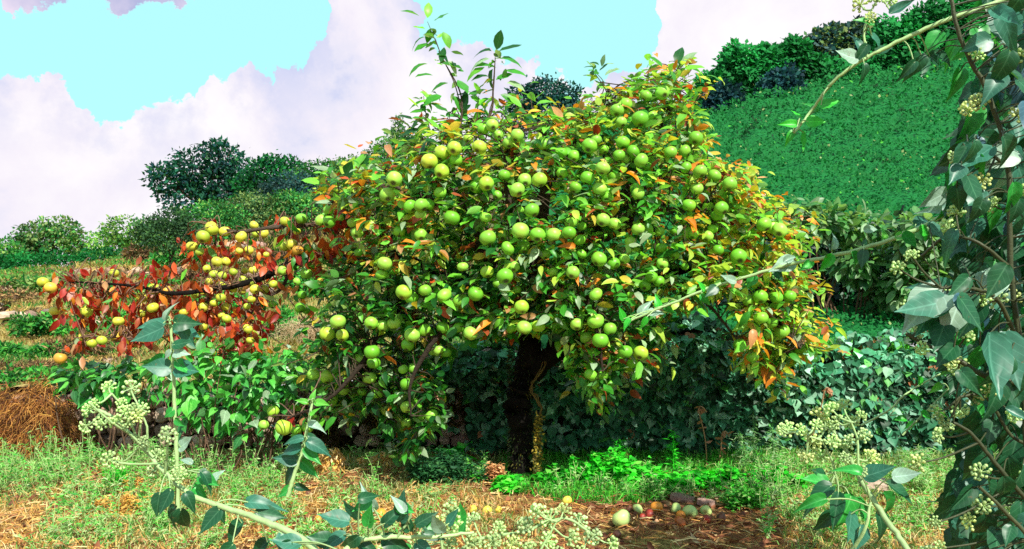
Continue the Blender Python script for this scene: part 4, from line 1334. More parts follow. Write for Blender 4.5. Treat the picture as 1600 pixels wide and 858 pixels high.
# moss and creeper on the trunk
mb = MB()
n = 2200
zt = R.uniform(0.0, .95, n); at_ = R.uniform(0, 6.28, n)
cx = P(814, 650, 4.6)[0]
pos = np.c_[cx + np.cos(at_) * 0.068, 4.6 + np.sin(at_) * .068, zt]
c, _ = pal([(0.03, 0.05, 0.012), (0.015, 0.02, 0.01), (0.10, 0.09, 0.015)], [3, 4, 1], n)
blades(mb, pos, np.c_[np.cos(at_), np.sin(at_), R.uniform(-1, .3, n)], .008 + .016 * R.random(n), .003, c, .5)
mb.build('moss', M_STRAW, tree, kind='stuff')
vn = thing('creeper', 'yellow-mossed creeper stem climbing the right side of the dark trunk', 'creeper', P(840, 762, 4.45))
mb = MB()
for off in (0, 3, -3):
    pth = smooth_path([P(838 + off, 765, 4.45), P(836, 715, 4.45), P(841 + off, 690, 4.45), P(837, 662, 4.46), P(846, 640, 4.46), P(838 - off, 622, 4.46), P(830, 605, 4.48), P(850 + off, 570, 4.5), P(848, 545, 4.55)], 5)
    tube(mb, pth + R.normal(size=pth.shape) * .004, np.linspace(.006, .0025, len(pth)), 6, (0.14, 0.10, 0.03), .4)
mb.build('stem', M_BARK, vn)
mb = MB()
pth = smooth_path([P(838, 760, 4.44), P(840, 700, 4.44), P(843, 650, 4.44)], 20)
pos = pth[R.integers(0, len(pth), 500)] + R.normal(size=(500, 3)) * .011
c, _ = pal([(0.40, 0.30, 0.04), (0.16, 0.16, 0.03), (0.08, 0.10, 0.03)], [1.4, 1, 1], 500)
leaves(mb, T_SMALL, pos, rdir(500), rdir(500), .022, .012, c)
mb.build('foliage', M_STRAW, vn, kind='stuff')

# ------------------------------------------------------------------ ground cover
def gpt(px, Y):
    X = (px - 800) / F * Y
    return np.array((X, Y, ground_z(X, Y)))


def scatter_ground(n, pxr, Yr, power=1.0):
    px = R.uniform(*pxr, n)
    Y = Yr[0] + (Yr[1] - Yr[0]) * R.random(n) ** power
    return px, Y, np.array([gpt(a, b) for a, b in zip(px, Y)])


def gnoise(pos, s, o):
    return np.array([nz(a[0], a[1], s, o) for a in pos])


GG = [(0.06, 0.42, 0.03), (0.12, 0.50, 0.05), (0.03, 0.24, 0.03), (0.28, 0.48, 0.15)]
PG = [(0.30, 0.42, 0.14), (0.16, 0.36, 0.07), (0.48, 0.50, 0.22), (0.08, 0.28, 0.05)]
ST = [(0.68, 0.46, 0.16), (0.60, 0.32, 0.09), (0.75, 0.58, 0.28), (0.38, 0.17, 0.07), (0.22, 0.08, 0.04)]

mb = MB()
# green grass right of the trunk
px, Y, pos = scatter_ground(20000, (790, 1750), (4.05, 5.35))
w_ = gnoise(pos, 1.1, 9) + np.clip((Y - 4.2) * 1.5, -.4, .5) + .12 > 0
pos = pos[w_]; n = len(pos); px = px[w_]
cA, _ = pal(GG, [4, 3, 2, 1], n); cB, _ = pal(PG, [2, 2, 2, 1], n)
c = np.where((R.random(n) < np.clip((px - 1080) / 260, 0.05, .85))[:, None], cB, cA)
blades(mb, pos, np.array((0, -.1, 1)) + .4 * R.normal(size=(n, 3)) * np.array((1, 1, .2)), R.uniform(.04, .13, n), .0028, c, .7)
# mixed pale grass left
px, Y, pos = scatter_ground(19000, (-120, 860), (3.3, 5.35))
q = gnoise(pos, 1.5, 2)
w_ = (q > -.12) | (R.random(len(q)) < .18)
pos, q, px = pos[w_], q[w_], px[w_]; n = len(pos)
cA, _ = pal(PG, [3, 2, 2, 1], n); cB, _ = pal(ST, [3, 3, 2, 1, 0], n)
c = np.where((q + .25 * R.normal(size=n) + np.clip((pos[:, 1] - 4.15) * 1.1, -.2, .45) > .12)[:, None], cA, cB)
blades(mb, pos, np.array((0, -.1, 1)) + .55 * R.normal(size=(n, 3)) * np.array((1, 1, .2)), R.uniform(.03, .11, n), .0026, c, .9)
# pale grass lower right
px, Y, pos = scatter_ground(8000, (1220, 1800), (3.2, 4.5))
n = len(pos)
cA, _ = pal(PG + ST[:3], [3, 2, 3, 1, 2, 1, 1], n)
blades(mb, pos, np.array((0, -.1, 1)) + .5 * R.normal(size=(n, 3)) * np.array((1, 1, .2)), R.uniform(.03, .10, n), .0024, cA, .8)
mb.build('grass', M_GRASS, kind='stuff', label='green and straw-yellow grass round the foot of the apple tree', category='grass')

mb = MB()
px, Y, pos = scatter_ground(17000, (-150, 1800), (3.2, 4.75))
kl = gnoise(pos, 2.3, 5) > -.22
pos, px, Y = pos[kl], px[kl], Y[kl]
n = len(pos)
wt = np.where((px > 720) & (px < 1260), 1, 0)
c0, _ = pal(ST, [2, 2, 2, 2, 1], n); c1, _ = pal(ST, [1.2, 1.5, 1.2, 4, 5], n)
c = np.where(wt[:, None] > 0, c1, c0)
pos[:, 2] += .004 + .02 * R.random(n)
a = R.uniform(0, 6.283, n)
blades(mb, pos, np.c_[np.cos(a), np.sin(a), R.normal(size=n) * .22], R.uniform(.03, .15, n), R.uniform(.0012, .0035, n), c, .25)
mb.build('straw_litter', M_STRAW, kind='stuff', label='dead straw and brown leaf litter strewn on the bare soil', category='straw')
mb = MB()
px, Y, pos = scatter_ground(2600, (-150, 1800), (3.25, 4.9))
n = len(pos)
c, _ = pal([(0.30, 0.12, 0.06), (0.16, 0.06, 0.035), (0.5, 0.3, 0.15), (0.62, 0.42, 0.25)], [3, 4, 2, 1], n)
pos[:, 2] += .012
pos = pos  # litter
leaves(mb, T_APPLE, pos, rdir(n) * np.array((1, 1, .3)), np.array((0, 0, 1)) + .5 * R.normal(size=(n, 3)), R.uniform(.03, .06, n), R.uniform(.012, .03, n), c, .5, .6, .25)
mb.build('fallen_leaves', M_STRAW, kind='stuff', label='curled brown fallen leaves scattered under the apple tree', category='leaves')


def weed(name, label, cat, px, Y, w_px, h_px, n, leaf_px, cols, w, group=None, tpl=T_SMALL, aspect=.5, mat=None, nstem=10, hang=0.0):
    p0 = gpt(px, Y)
    t = thing(name, label, cat, p0, group)
    k = Y / F
    st = MB(); fo = MB()
    for _ in range(nstem):
        a = R.random() * 6.283; r_ = R.random() ** .5
        b = p0 + np.array((math.cos(a) * r_ * w_px * k * .35, math.sin(a) * r_ * w_px * k * .22, 0))
        e = p0 + np.array((math.cos(a) * r_ * w_px * k * .5, math.sin(a) * r_ * w_px * k * .35, h_px * k * R.uniform(.55, 1) * (1 - .35 * r_)))
        pth = smooth_path([b, (b + e) / 2 + R.normal(size=3) * .01, e], 5)
        tube(st, pth, np.linspace(.0035, .0012, len(pth)), 4, np.array(cols[0]) * .8)
        m_ = n // nstem
        tt = R.random(m_) ** .8
        pos = pth[(tt * (len(pth) - 1)).astype(int)] + R.normal(size=(m_, 3)) * .012
        aa = R.random(m_) * 6.283
        D = np.c_[np.cos(aa), np.sin(aa), R.uniform(-.3, .5, m_) - hang]
        c, _ = pal(cols, w, m_)
        L = leaf_px * k * R.uniform(.6, 1.2, m_)
        leaves(fo, tpl, pos, D, np.array((0, -.1, 1)) + .35 * R.normal(size=(m_, 3)), L, L * aspect, c)
    st.build('stem', M_STEM, t)
    fo.build('foliage', mat or M_GRASS, t, kind='stuff')
    return t


BR = [(0.03, 0.55, 0.02), (0.07, 0.66, 0.04), (0.02, 0.32, 0.02), (0.22, 0.68, 0.09)]
DKG = [(0.02, 0.10, 0.04), (0.035, 0.16, 0.05), (0.08, 0.24, 0.08)]
GWP = [(0.10, 0.45, 0.05), (0.26, 0.52, 0.14), (0.42, 0.56, 0.26), (0.05, 0.30, 0.05)]
mb = MB(); ms_ = MB()
spots_ = [(R.uniform(-60, 480), R.uniform(4.2, 5.0)) for _ in range(170)] + [(R.uniform(60, 740), R.uniform(3.35, 4.2)) for _ in range(150)] + [(R.uniform(1190, 1600), R.uniform(3.5, 4.9)) for _ in range(190)] + [(R.uniform(0, 760), R.uniform(4.5, 5.1)) for _ in range(50)] + [(R.uniform(860, 1240), R.uniform(4.1, 4.5)) for _ in range(60)]
for (x_, Y_) in spots_:
    g_ = gpt(x_, Y_)
    h_ = R.uniform(.05, .17) if Y_ < 4.2 or x_ > 700 else R.uniform(.06, .24)
    for _ in range(int(R.integers(2, 5))):
        e_ = g_ + np.array((R.normal() * .04, R.normal() * .03, h_ * R.uniform(.6, 1.1)))
        pth = smooth_path([g_, (g_ + e_) / 2 + R.normal(size=3) * .008, e_], 6)
        tube(ms_, pth, .0016, 3, (0.28, 0.42, 0.14))
        m_ = 16
        pos_ = pth[R.integers(1, len(pth), m_)]
        a_ = R.uniform(0, 6.283, m_)
        cc_, _ = pal(GWP, [2, 2, 2 if x_ > 1150 or Y_ < 4 else .7, 1], m_)
        leaves(mb, T_SMALL, pos_, np.c_[np.cos(a_), np.sin(a_), R.uniform(-.2, .9, m_)], np.array((0, -.3, 1)) + .4 * R.normal(size=(m_, 3)), R.uniform(.015, .04, m_), R.uniform(.004, .010, m_), cc_)
mb.build('ground_weeds', M_GRASS, kind='stuff', label='small green weeds sprouting through the grass and straw', category='weeds')
ms_.build('weed_stems', M_STEM, kind='stuff', label='thin pale stems of the small weeds in the grass', category='weeds')
nettles = [(865, 4.4, 60, 40, 'low bright nettle clump touching the right foot of the trunk'), (905, 4.45, 66, 58, 'bright nettle clump second to the right of the trunk'), (958, 4.5, 84, 78, 'tallest bright green nettle clump in front of the ivy wall'),
           (1000, 4.4, 74, 55, 'bright nettle clump right beside the tallest one'), (1045, 4.35, 66, 36, 'low green weeds behind the fallen pale green apples'), (1095, 4.4, 74, 38, 'low green weeds under the dry brown stalks'),
           (1140, 4.4, 64, 40, 'green weeds left of the small leafy ground shrub'), (1210, 4.35, 96, 46, 'green weeds right behind the small leafy ground shrub'), (795, 4.3, 44, 26, 'low nettles left against the trunk base')]
for (x, Yd, w0, h0, lab) in nettles:
    weed('nettle_clump', lab, 'weeds', x, Yd, w0, h0, 520, 12, BR, [3, 3, 1, 1], 'green weeds along the foot of the ivy wall', T_IVY, .75, None, 18)
weed('dark_bush', 'dark feathery ground bush between the bare wall and the trunk', 'bush', 690, 4.55, 125, 62, 2600, 9, DKG, [3, 3, 1], None, T_SMALL, .4, None, 40)
weed('nettle_clump', 'broad-leaved bright green seedling rising behind the dark feathery bush', 'weeds', 712, 4.75, 60, 62, 60, 24, BR, [2, 3, 1, 1], None, T_IVY, .7, None, 6)
weed('ground_shrub', 'small leafy green shrub at the right end of the bare soil patch', 'shrub', 1163, 4.05, 80, 46, 1300, 9, GG, [3, 2, 2, 2], None, T_SMALL, .5, None, 26)
weed('ground_shrub', 'small green shrub by the dead brown dock left of the trunk', 'shrub', 755, 4.5, 60, 40, 700, 8, DKG + GG[:1], [1, 2, 2, 2], None, T_SMALL, .45, None, 16)
DRY = [(0.70, 0.46, 0.12), (0.60, 0.34, 0.10), (0.75, 0.56, 0.28)]
weed('dry_fern', 'golden withered fern clump in front of the bare stone wall', 'fern', 510, 4.7, 52, 52, 900, 12, DRY, [3, 2, 2], None, T_SMALL, .25, M_STRAW, 16, .9)
weed('dry_fern', 'smaller withered yellow clump at the foot of the dark wall', 'fern', 590, 4.85, 60, 30, 500, 10, DRY, [3, 2, 2], None, T_SMALL, .3, M_STRAW, 14, .6)
weed('dock_plant', 'dead rust-brown dock spike standing left of the trunk', 'plant', 775, 4.45, 26, 46, 700, 7, [(0.55, 0.25, 0.10), (0.62, 0.36, 0.16)], [1, 1], None, T_SMALL, .5, M_STRAW, 8)
weed('dock_plant', 'small orange-brown dead dock spike in the left grass', 'plant', 206, 4.4, 18, 40, 260, 6, [(0.60, 0.28, 0.06), (0.7, 0.4, 0.1)], [1, 1], None, T_SMALL, .5, M_STRAW, 4)
weed('dry_weed', 'orange dry weed clump on the straw at left', 'plant', 190, 4.0, 110, 36, 900, 9, [(0.62, 0.32, 0.05), (0.7, 0.45, 0.12)], [1, 1], None, T_SMALL, .3, M_STRAW, 20)
weed('spiky_weed', 'bright feathery green weed in the grass below the left stone wall', 'weeds', 185, 4.5, 50, 50, 420, 13, BR, [2, 2, 1, 1], None, T_SMALL, .2, None, 6)
fleabane = [(1055, 4.75, 92, 'leafy green spike rising against the ivy, nearest the dry stalks'), (975, 4.9, 100, 'slim green spike rising behind the tallest nettles'), (1155, 4.8, 90, 'grey-green feathery spike right of the dry stalks'),
            (1180, 4.85, 118, 'tallest grey feathery spike against the ivy wall'), (1205, 4.75, 95, 'grey feathery spike at the right end of its row'), (1400, 4.2, 110, 'green spike with a pale seed head before the dark wall'), (1440, 4.4, 90, 'pale green spike beside the right ivy mass')]
for (x, Yd, h0, lab) in fleabane:
    weed('weed_spike', lab, 'weeds', x, Yd, 18, h0, 220, 12, [(0.14, 0.38, 0.10), (0.30, 0.44, 0.22)] if 'grey' in lab or 'pale' in lab else BR[:2], [1, 1], 'tall weed spikes before the ivy wall', T_SMALL, .18, None, 2)
for (x0, y0, x1, y1, Yd, lab) in [(1105, 740, 1092, 642, 4.9, 'tall bent dry brown stalk standing before the ivy'), (1115, 740, 1128, 680, 4.95, 'shorter dry brown stalk curled over beside the tall one'), (1270, 660, 1288, 612, 4.8, 'thin brown dead stem with a curled tip before the dark wall')]:
    t = thing('dry_stalk', lab, 'stalk', P(x0, y0, Yd))
    mb = MB()
    pth = smooth_path([P(x0, y0 + 20, Yd), P((x0 + x1) / 2 + 4, (y0 + y1) / 2, Yd), P(x1, y1, Yd), P(x1 + 5, y1 - 6, Yd), P(x1 + 12, y1 + 2, Yd)], 5)
    tube(mb, pth, .004, 5, (0.36, 0.20, 0.10))
    mb.build('stem', M_STEM, t)
    mb = MB()
    leaves(mb, T_APPLE, pth[R.integers(0, len(pth), 14)], rdir(14) + np.array((0, 0, -.6)), rdir(14), .045, .02, (0.45, 0.22, 0.12))
    mb.build('withered_leaf', M_STRAW, t, kind='stuff')

# dry grass mound at left
t = thing('dry_grass_mound', 'shaggy brown mound of dead grass slumped over the wall at far left', 'grass mound', P(60, 735, 5.0))
mb = MB()
mcx, mcy, mcz = P(40, 700, 5.2)
V = []; Fc = []
for a in range(7):
    for b in range(14):
        th = a / 6 * math.pi / 2; ph = b / 14 * 6.283
        V.append((mcx + math.cos(ph) * math.cos(th) * .29, mcy + .1 + math.sin(ph) * math.cos(th) * .2, 0.0 + math.sin(th) * .32))
for a in range(6):
    for b in range(14):
        Fc.append((a * 14 + b, a * 14 + (b + 1) % 14, (a + 1) * 14 + (b + 1) % 14, (a + 1) * 14 + b))
mb.add(V, Fc, (0.10, 0.045, 0.02))
mb.build('core', M_STRAW, t)
mb = MB()
n = 6000
d_ = rdir(n); d_[:, 2] = abs(d_[:, 2]); d_[:, 1] = -abs(d_[:, 1]) * .8
pos = np.array((mcx, mcy + .1, 0.02)) + d_ * np.array((.34, .24, .38)) * R.uniform(.8, 1.2, (n, 1)) * (1 + .18 * np.sin(d_[:, :1] * 9) * np.cos(d_[:, 2:] * 7))
c, _ = pal([(0.52, 0.24, 0.06), (0.28, 0.11, 0.04), (0.72, 0.40, 0.10), (0.08, 0.035, 0.02)], [3, 3, 1.6, 3.5], n)
blades(mb, pos, d_ * np.array((.8, .6, .2)) + np.array((0, -.2, -.1)) + .8 * R.normal(size=(n, 3)), R.uniform(.04, .15, n), .002, c, 1.1)
mb.build('dead_grass', M_STRAW, t, kind='stuff')
# fawn dry grass patch under the left limb
t = thing('dry_grass_tuft', 'fawn puff of dry grass left of the green crown on the terrace', 'grass', on_hill(500, 7.5))
mb = MB()
n = 3500
q = P(505, 512, fit_hill(505, 520))
t.location = (q[0], q[1], q[2] - .1)
pos = q + R.normal(size=(n, 3)) * np.array((.22, .15, .06)) + np.array((0, 0, -.05))
c, _ = pal([(0.55, 0.40, 0.24), (0.62, 0.48, 0.30), (0.40, 0.28, 0.15)], [2, 2, 1], n)
blades(mb, pos, np.array((0, -.2, .9)) + .5 * R.normal(size=(n, 3)), R.uniform(.05, .16, n), .002, c, .8)
mb.build('blades', M_STRAW, t, kind='stuff')

# weeds and straw on top of the wall at right
t = thing('wall_top_weeds', 'bright green weeds with a dry orange patch on the wall top at right', 'weeds', P(1330, 550, 5.6))
mb = MB()
n = 2500
px = R.uniform(1270, 1420, n)
pos = np.array([P(a, b, c_) for a, b, c_ in zip(px, R.uniform(535, 556, n), R.uniform(5.35, 5.75, n))])
c, _ = pal([(0.07, 0.45, 0.03), (0.18, 0.5, 0.08), (0.6, 0.26, 0.10)], [3, 2, 0], n)
dry = (abs(px - 1345) < 26) & (R.random(n) < .8)
c[dry] = (0.62, 0.27, 0.12)
blades(mb, pos, np.array((0, -.1, 1)) + .5 * R.normal(size=(n, 3)), R.uniform(.03, .10, n), .0028, c, .6)
mb.build('blades', M_GRASS, t, kind='stuff')

# fallen apples
FALL = [(971, 813, 15, 'g', 'largest pale green fallen apple, alone at the front of the soil'), (996, 795, 9, 'g', 'green fallen apple behind and right of the largest one'), (1026, 790, 10, 'o', 'orange and yellow fallen apple standing at the weed edge'),
        (1014, 804, 9, 'r', 'dark red rotten apple in front of the orange one'), (1004, 811, 6, 'r', 'small dark red rotten apple beside a larger rotten one'), (1056, 791, 9, 'g', 'green fallen apple showing its dark calyx below the flat rock'),
        (1078, 795, 12, 'g', 'pale green fallen apple right of the one showing its calyx'), (1103, 795, 9, 'g', 'small green fallen apple at the right end of the green ones'), (1105, 808, 7, 'r', 'small red-brown rotten apple in front of the right green one'),
        (1127, 806, 9, 'b', 'dark brown shrivelled apple next to the leafy ground shrub'), (1063, 815, 10, 'm', 'half yellow half dark red rotting apple nearest the front'), (1064, 801, 8, 'o', 'orange rotting apple behind the half red one'),
        (983, 797, 7, 'b', 'brown shrivelled apple behind the largest green one'), (960, 802, 7, 'o', 'small yellow fallen apple touching the largest green one at left'), (886, 787, 8, 'y', 'yellow-green fallen apple alone at the nettle edge'),
        (964, 836, 8, 'b', 'brown rotten apple half sunk in the front soil'), (739, 795, 7, 'y', 'leftmost of three yellow fallen apples left of the trunk'), (761, 796, 8, 'y', 'middle of three yellow fallen apples left of the trunk'),
        (779, 795, 6, 'y', 'rightmost of three yellow fallen apples left of the trunk'), (596, 799, 9, 'o', 'bright orange fallen apple behind the low ivy leaves'), (560, 802, 8, 'o', 'dull orange fallen apple left of the bright orange one'),
        (497, 811, 6, 'o', 'small orange fallen apple in the straw right of the ivy branch'), (523, 803, 7, 'y', 'small yellow fallen apple right of the small orange one')]
FC = {'g': (0.42, 0.60, 0.20), 'y': (0.62, 0.58, 0.08), 'o': (0.75, 0.30, 0.04), 'r': (0.26, 0.035, 0.025), 'b': (0.14, 0.055, 0.03), 'm': (0.40, 0.12, 0.03)}
for k, (x, y, r, kd, lab) in enumerate(FALL):
    d = F * CH / (y + r - 429)
    rr = r * d / F
    g0 = gpt(x, d)
    a = place('apple', apple_mesh(FC[kd], shrivel={'r': .6, 'b': 1.0, 'm': .5}.get(kd, .12), seed=k * 3), None,
              Matrix.Translation((g0[0], d, g0[2] + rr * .84)) @ Matrix.Rotation(rnd.uniform(0, 6.28), 4, 'Z') @ Matrix.Rotation(rnd.uniform(.6, 2.2), 4, 'X') @ Matrix.Diagonal((rr, rr, rr, 1)))
    a['label'] = lab; a['category'] = 'apple'; a['group'] = 'apples fallen on the ground'
# loose rocks
for (x, y, w0, h0, i, lab) in [(1066, 775, 22, 8, 2, 'flat brown rock lying in the weeds behind the fallen apples'), (1103, 783, 16, 8, 5, 'pale rock right of the flat brown rock'), (1372, 757, 38, 16, 5, 'pale sunlit boulder in the grass behind the right ivy sprays'), (1330, 790, 24, 8, 2, 'small pale stone in the straw before the sunlit boulder')]:
    d = F * CH / (y + h0 - 429)
    k = d / F
    g0 = gpt(x, d)
    a = place('rock', stone_meshes[4] if 'flat' in lab else stone_meshes[i], None, Matrix.Translation((g0[0], d, g0[2] + h0 * k * .6)) @ Matrix.Rotation(.1, 4, 'Y') @ Matrix.Diagonal((w0 * k * .85, w0 * k * .6, h0 * k * .8, 1)))
    a['label'] = lab; a['category'] = 'rock'

# ------------------------------------------------------------------ vine thicket left of the bare wall
VT = [(0.03, 0.22, 0.03), (0.06, 0.34, 0.04), (0.02, 0.13, 0.03), (0.22, 0.34, 0.20), (0.10, 0.42, 0.05)]
leafy_shrub('vine_thicket', 'tangled green broad-leaved thicket in front of the left stone wall', 'shrub',
            [(300, 600, 50, 40), (360, 630, 60, 36), (410, 600, 60, 46), (340, 560, 60, 26), (430, 560, 50, 26), (300, 650, 26, 26), (390, 670, 50, 20), (450, 600, 36, 36), (250, 580, 30, 20)], 4.75, 560, 22, VT, [3, 3, 2, 1.2, 1.5], 350, T_IVY, .58, M_IVY, shell=.1, nobj=90, droop=.6)
leafy_shrub('vine_thicket', 'leafy green thicket below the lone low yellow apple at far left', 'shrub',
            [(120, 590, 44, 28), (170, 590, 44, 28), (220, 580, 40, 24), (150, 620, 30, 16), (220, 618, 40, 14)], 4.95, 240, 22, VT, [3, 3, 2, 1, 1.5], 180, T_IVY, .58, M_IVY, shell=.1, nobj=60, droop=.6)

# ------------------------------------------------------------------ ivy in flower, in front
UC = (0.58, 0.80, 0.36)


def umbel_mesh(seed, nb=19, col=UC):
    r_ = np.random.default_rng(seed)
    mb = MB()
    for i in range(nb):
        zc = 1 - 1.25 * (i + .5) / nb
        a = i * 2.399 + r_.random() * .3
        s = math.sqrt(max(0, 1 - zc * zc))
        d = np.array((math.cos(a) * s, math.sin(a) * s, zc)) * r_.uniform(.8, 1.0)
        tube(mb, [d * .06, d * .5 + r_.normal(size=3) * .02, d * .86], [.055, .05, .06], 4, np.array(col) * .9)
        # bud: little urn
        dn = unit(d)
        A = unit(np.cross(dn, (.3, .5, .8))); B = np.cross(dn, A)
        V = []
        for (h, w) in ((.76, .07), (.86, .18), (1.0, .19), (1.12, .08)):
            for q in range(5):
                t_ = q * 1.2566
                V.append(dn * h * np.linalg.norm(d) + (A * math.cos(t_) + B * math.sin(t_)) * w)
        f = [(k * 5 + q, k * 5 + (q + 1) % 5, k * 5 + 5 + (q + 1) % 5, k * 5 + 5 + q) for k in range(3) for q in range(5)]
        cc_ = np.tile(np.array(col) * r_.uniform(.85, 1.2), (20, 1)); cc_[-5:] *= (.7, .6, .4)
        mb.add(V, f, cc_)
        mb.add(V[-5:], [(0, 1, 2, 3, 4)], np.array(col) * .5)
    return mb.mesh('umbel', M_BUD)


UM = [umbel_mesh(i) for i in range(4)] + [umbel_mesh(9, 18, (0.68, 0.80, 0.34)), umbel_mesh(10, 20, (0.55, 0.74, 0.38))]
IVC = {'d': (0.010, 0.085, 0.032), 't': (0.03, 0.15, 0.095), 'p': (0.26, 0.40, 0.30), 'g': (0.025, 0.27, 0.04), 'b': (0.03, 0.40, 0.025), 'u': (0.03, 0.10, 0.14), 'l': (0.12, 0.48, 0.05)}
IM = {k: [leaf_mesh('leaf', T_BIGIVY, c, M_IVY, wr_, f, cu) for f, cu, wr_ in ((.4, .5, .55), (.8, .7, .48), (.4, -.25, .6), (.6, 1.0, .52), (1.0, .6, .44), (.3, .6, .62))] for k, c in IVC.items()}


def ivy_plant(label, stems, leaf_txt='', umbel_txt='', d0=2.0, name='flowering_ivy', cat='ivy', stemcol=(0.32, 0.48, 0.20)):
    """stems: list of (list of (x, y, d), radius m start, end); leaf_txt: x,y,dx,dy,len,kind; umbel_txt: x,y,r"""
    root = P(*stems[0][0][0])
    t = thing(name, label, cat, root)
    S_ = []
    for (pp, ra, rb_) in stems:
        mb = MB()
        pth = smooth_path([P(*q) for q in pp], 7)
        tube(mb, pth + R.normal(size=pth.shape) * ra * .12, np.linspace(ra, rb_, len(pth)), 8, stemcol, .12)
        mb.build('stem', M_STEM, t)
        S_.append(pth)
    S_ = np.vstack(S_)
    pet = MB()
    for s in leaf_txt.split():
        q = s.split(',')
        x, y, dx, dy, L_ = map(float, q[:5])
        p = P(x, y, d0 + rnd.uniform(-.08, .08))
        k = S_[np.argmin(np.linalg.norm(S_ - p, axis=1))]
        p = P(x, y, k[1] + (rnd.uniform(-.10, .35) if len(leaf_txt) > 5000 else rnd.uniform(-.06, .05)))
        D = np.array((dx, rnd.uniform(-.5, .1) * abs(L_) * .6, -dy))
        Nn = np.array((rnd.gauss(0, .5), -1.0, rnd.uniform(.2, 1.1)))
        place('leaf', rnd.choice(IM[q[5]]), t, leaf_matrix(p, D, Nn, L_ * p[1] / F * .98, rnd.uniform(.85, 1.2)))
        m_ = (k + p) / 2 + np.array((0, 0, .008))
        tube(pet, smooth_path([k, m_, p + unit(D) * .004], 3), .0016, 4, np.array(stemcol))
    for s in umbel_txt.split():
        x, y, r_ = map(float, s.split(','))
        p = P(x, y, d0)
        k = S_[np.argmin(np.linalg.norm(S_ - p, axis=1))]
        p = P(x, y, k[1] + rnd.uniform(-.05, .05))
        out_ = unit(p - k)
        rr = r_ * .98 * p[1] / F
        q_ = Vector(out_ + np.array((0, -.2, .35))).to_track_quat('Z', 'Y').to_matrix().to_4x4()
        place('umbel', rnd.choice(UM), t, Matrix.Translation(p) @ q_ @ Matrix.Rotation(rnd.uniform(0, 6.28), 4, 'Z') @ Matrix.Scale(rr, 4))
        mid = (k + p) / 2 + (p - k) * .1 + np.array((0, 0, -.006))
        tube(pet, smooth_path([k, mid, p], 4), np.linspace(.0026, .0018, 9), 5, np.array(stemcol) * 1.1)
    pet.build('stalk', M_STEM, t, kind='stuff')
    return t


# A: lower-left flowering spray
ivy_plant('pale green flowering ivy spray reaching up left from the bottom edge', [
    ([(520, 880, 1.55), (460, 835, 1.6), (400, 810, 1.65), (340, 790, 1.7), (290, 768, 1.72), (255, 735, 1.75), (215, 690, 1.78), (180, 655, 1.8), (150, 640, 1.8)], .0075, .0035),
    ([(240, 715, 1.76), (205, 680, 1.75), (175, 660, 1.72), (140, 630, 1.7)], .003, .002), ([(215, 690, 1.77), (195, 640, 1.76), (175, 615, 1.75)], .003, .002), ([(215, 690, 1.77), (220, 650, 1.75), (205, 610, 1.75)], .003, .002),
    ([(258, 738, 1.74), (262, 700, 1.72), (262, 680, 1.72)], .003, .002), ([(245, 725, 1.75), (200, 725, 1.7), (170, 718, 1.7)], .003, .002), ([(230, 705, 1.75), (230, 670, 1.74), (222, 645, 1.74)], .003, .002)],
    '290,770,12,14,34,d 268,765,-12,28,44,d 250,770,-4,30,40,d 282,795,4,36,48,d 275,790,-14,30,40,d 335,790,18,22,38,d 345,795,-30,34,52,d 380,815,-30,30,50,d 300,725,-18,-14,26,p 322,732,-6,24,40,p 315,738,16,12,36,d 312,745,24,10,40,g 385,785,44,-8,56,t 400,800,40,8,50,d 440,832,20,30,54,t 420,845,-30,22,50,d 365,850,-20,20,40,d 330,755,12,-18,30,p 300,760,22,10,34,g',
    '140,640,13 160,660,14 135,665,12 170,606,12 205,607,15 195,645,14 215,650,12 180,660,12 222,640,12 150,630,10 200,660,12 262,680,15 170,718,14 190,722,11 262,730,14 245,712,12 225,690,10 280,742,13 240,735,11 210,640,12 190,630,10', 1.75)
# B: upright shoot with leaves at the tip
ivy_plant('upright ivy shoot crowned with grey-green leaves in front of the red-leaved branches', [
    ([(278, 800, 1.95), (277, 740, 1.95), (274, 660, 1.95), (271, 580, 1.95), (268, 530, 1.95), (264, 495, 1.95)], .0055, .0035)],
    '262,500,2,-22,30,p 258,505,-28,4,44,t 255,512,-36,18,52,t 272,505,26,-2,38,d 275,512,36,14,50,t 270,540,26,-6,34,d 268,548,-6,6,20,p 272,550,16,0,30,p 268,575,-34,-4,44,t 274,575,36,4,48,t 262,560,-30,12,40,g 276,565,26,20,38,g 280,700,24,-14,34,p 272,640,-14,10,22,g 274,655,16,10,22,g 285,512,14,22,40,t', '', 1.95, 'ivy_shoot', 'ivy shoot')
# C: middle upright shoot
ivy_plant('short pale upright ivy shoot below the cluster of low hanging apples', [
    ([(450, 775, 2.0), (462, 735, 2.0), (472, 705, 2.0), (480, 670, 2.0), (486, 640, 2.0), (488, 625, 2.0)], .0055, .003)],
    '488,626,2,-14,18,l 492,630,22,4,26,l 480,630,-16,-4,20,l 486,650,16,-12,20,l 482,665,24,2,30,p 478,680,22,16,34,d 480,690,36,14,46,t 474,685,-26,0,34,t 470,700,-34,4,40,t 466,720,-36,-6,42,t 476,700,30,30,38,g 462,735,-30,20,38,d 458,762,-14,8,30,g 460,760,22,4,28,d 470,720,28,26,40,g', '', 2.0, 'ivy_shoot', 'ivy shoot')
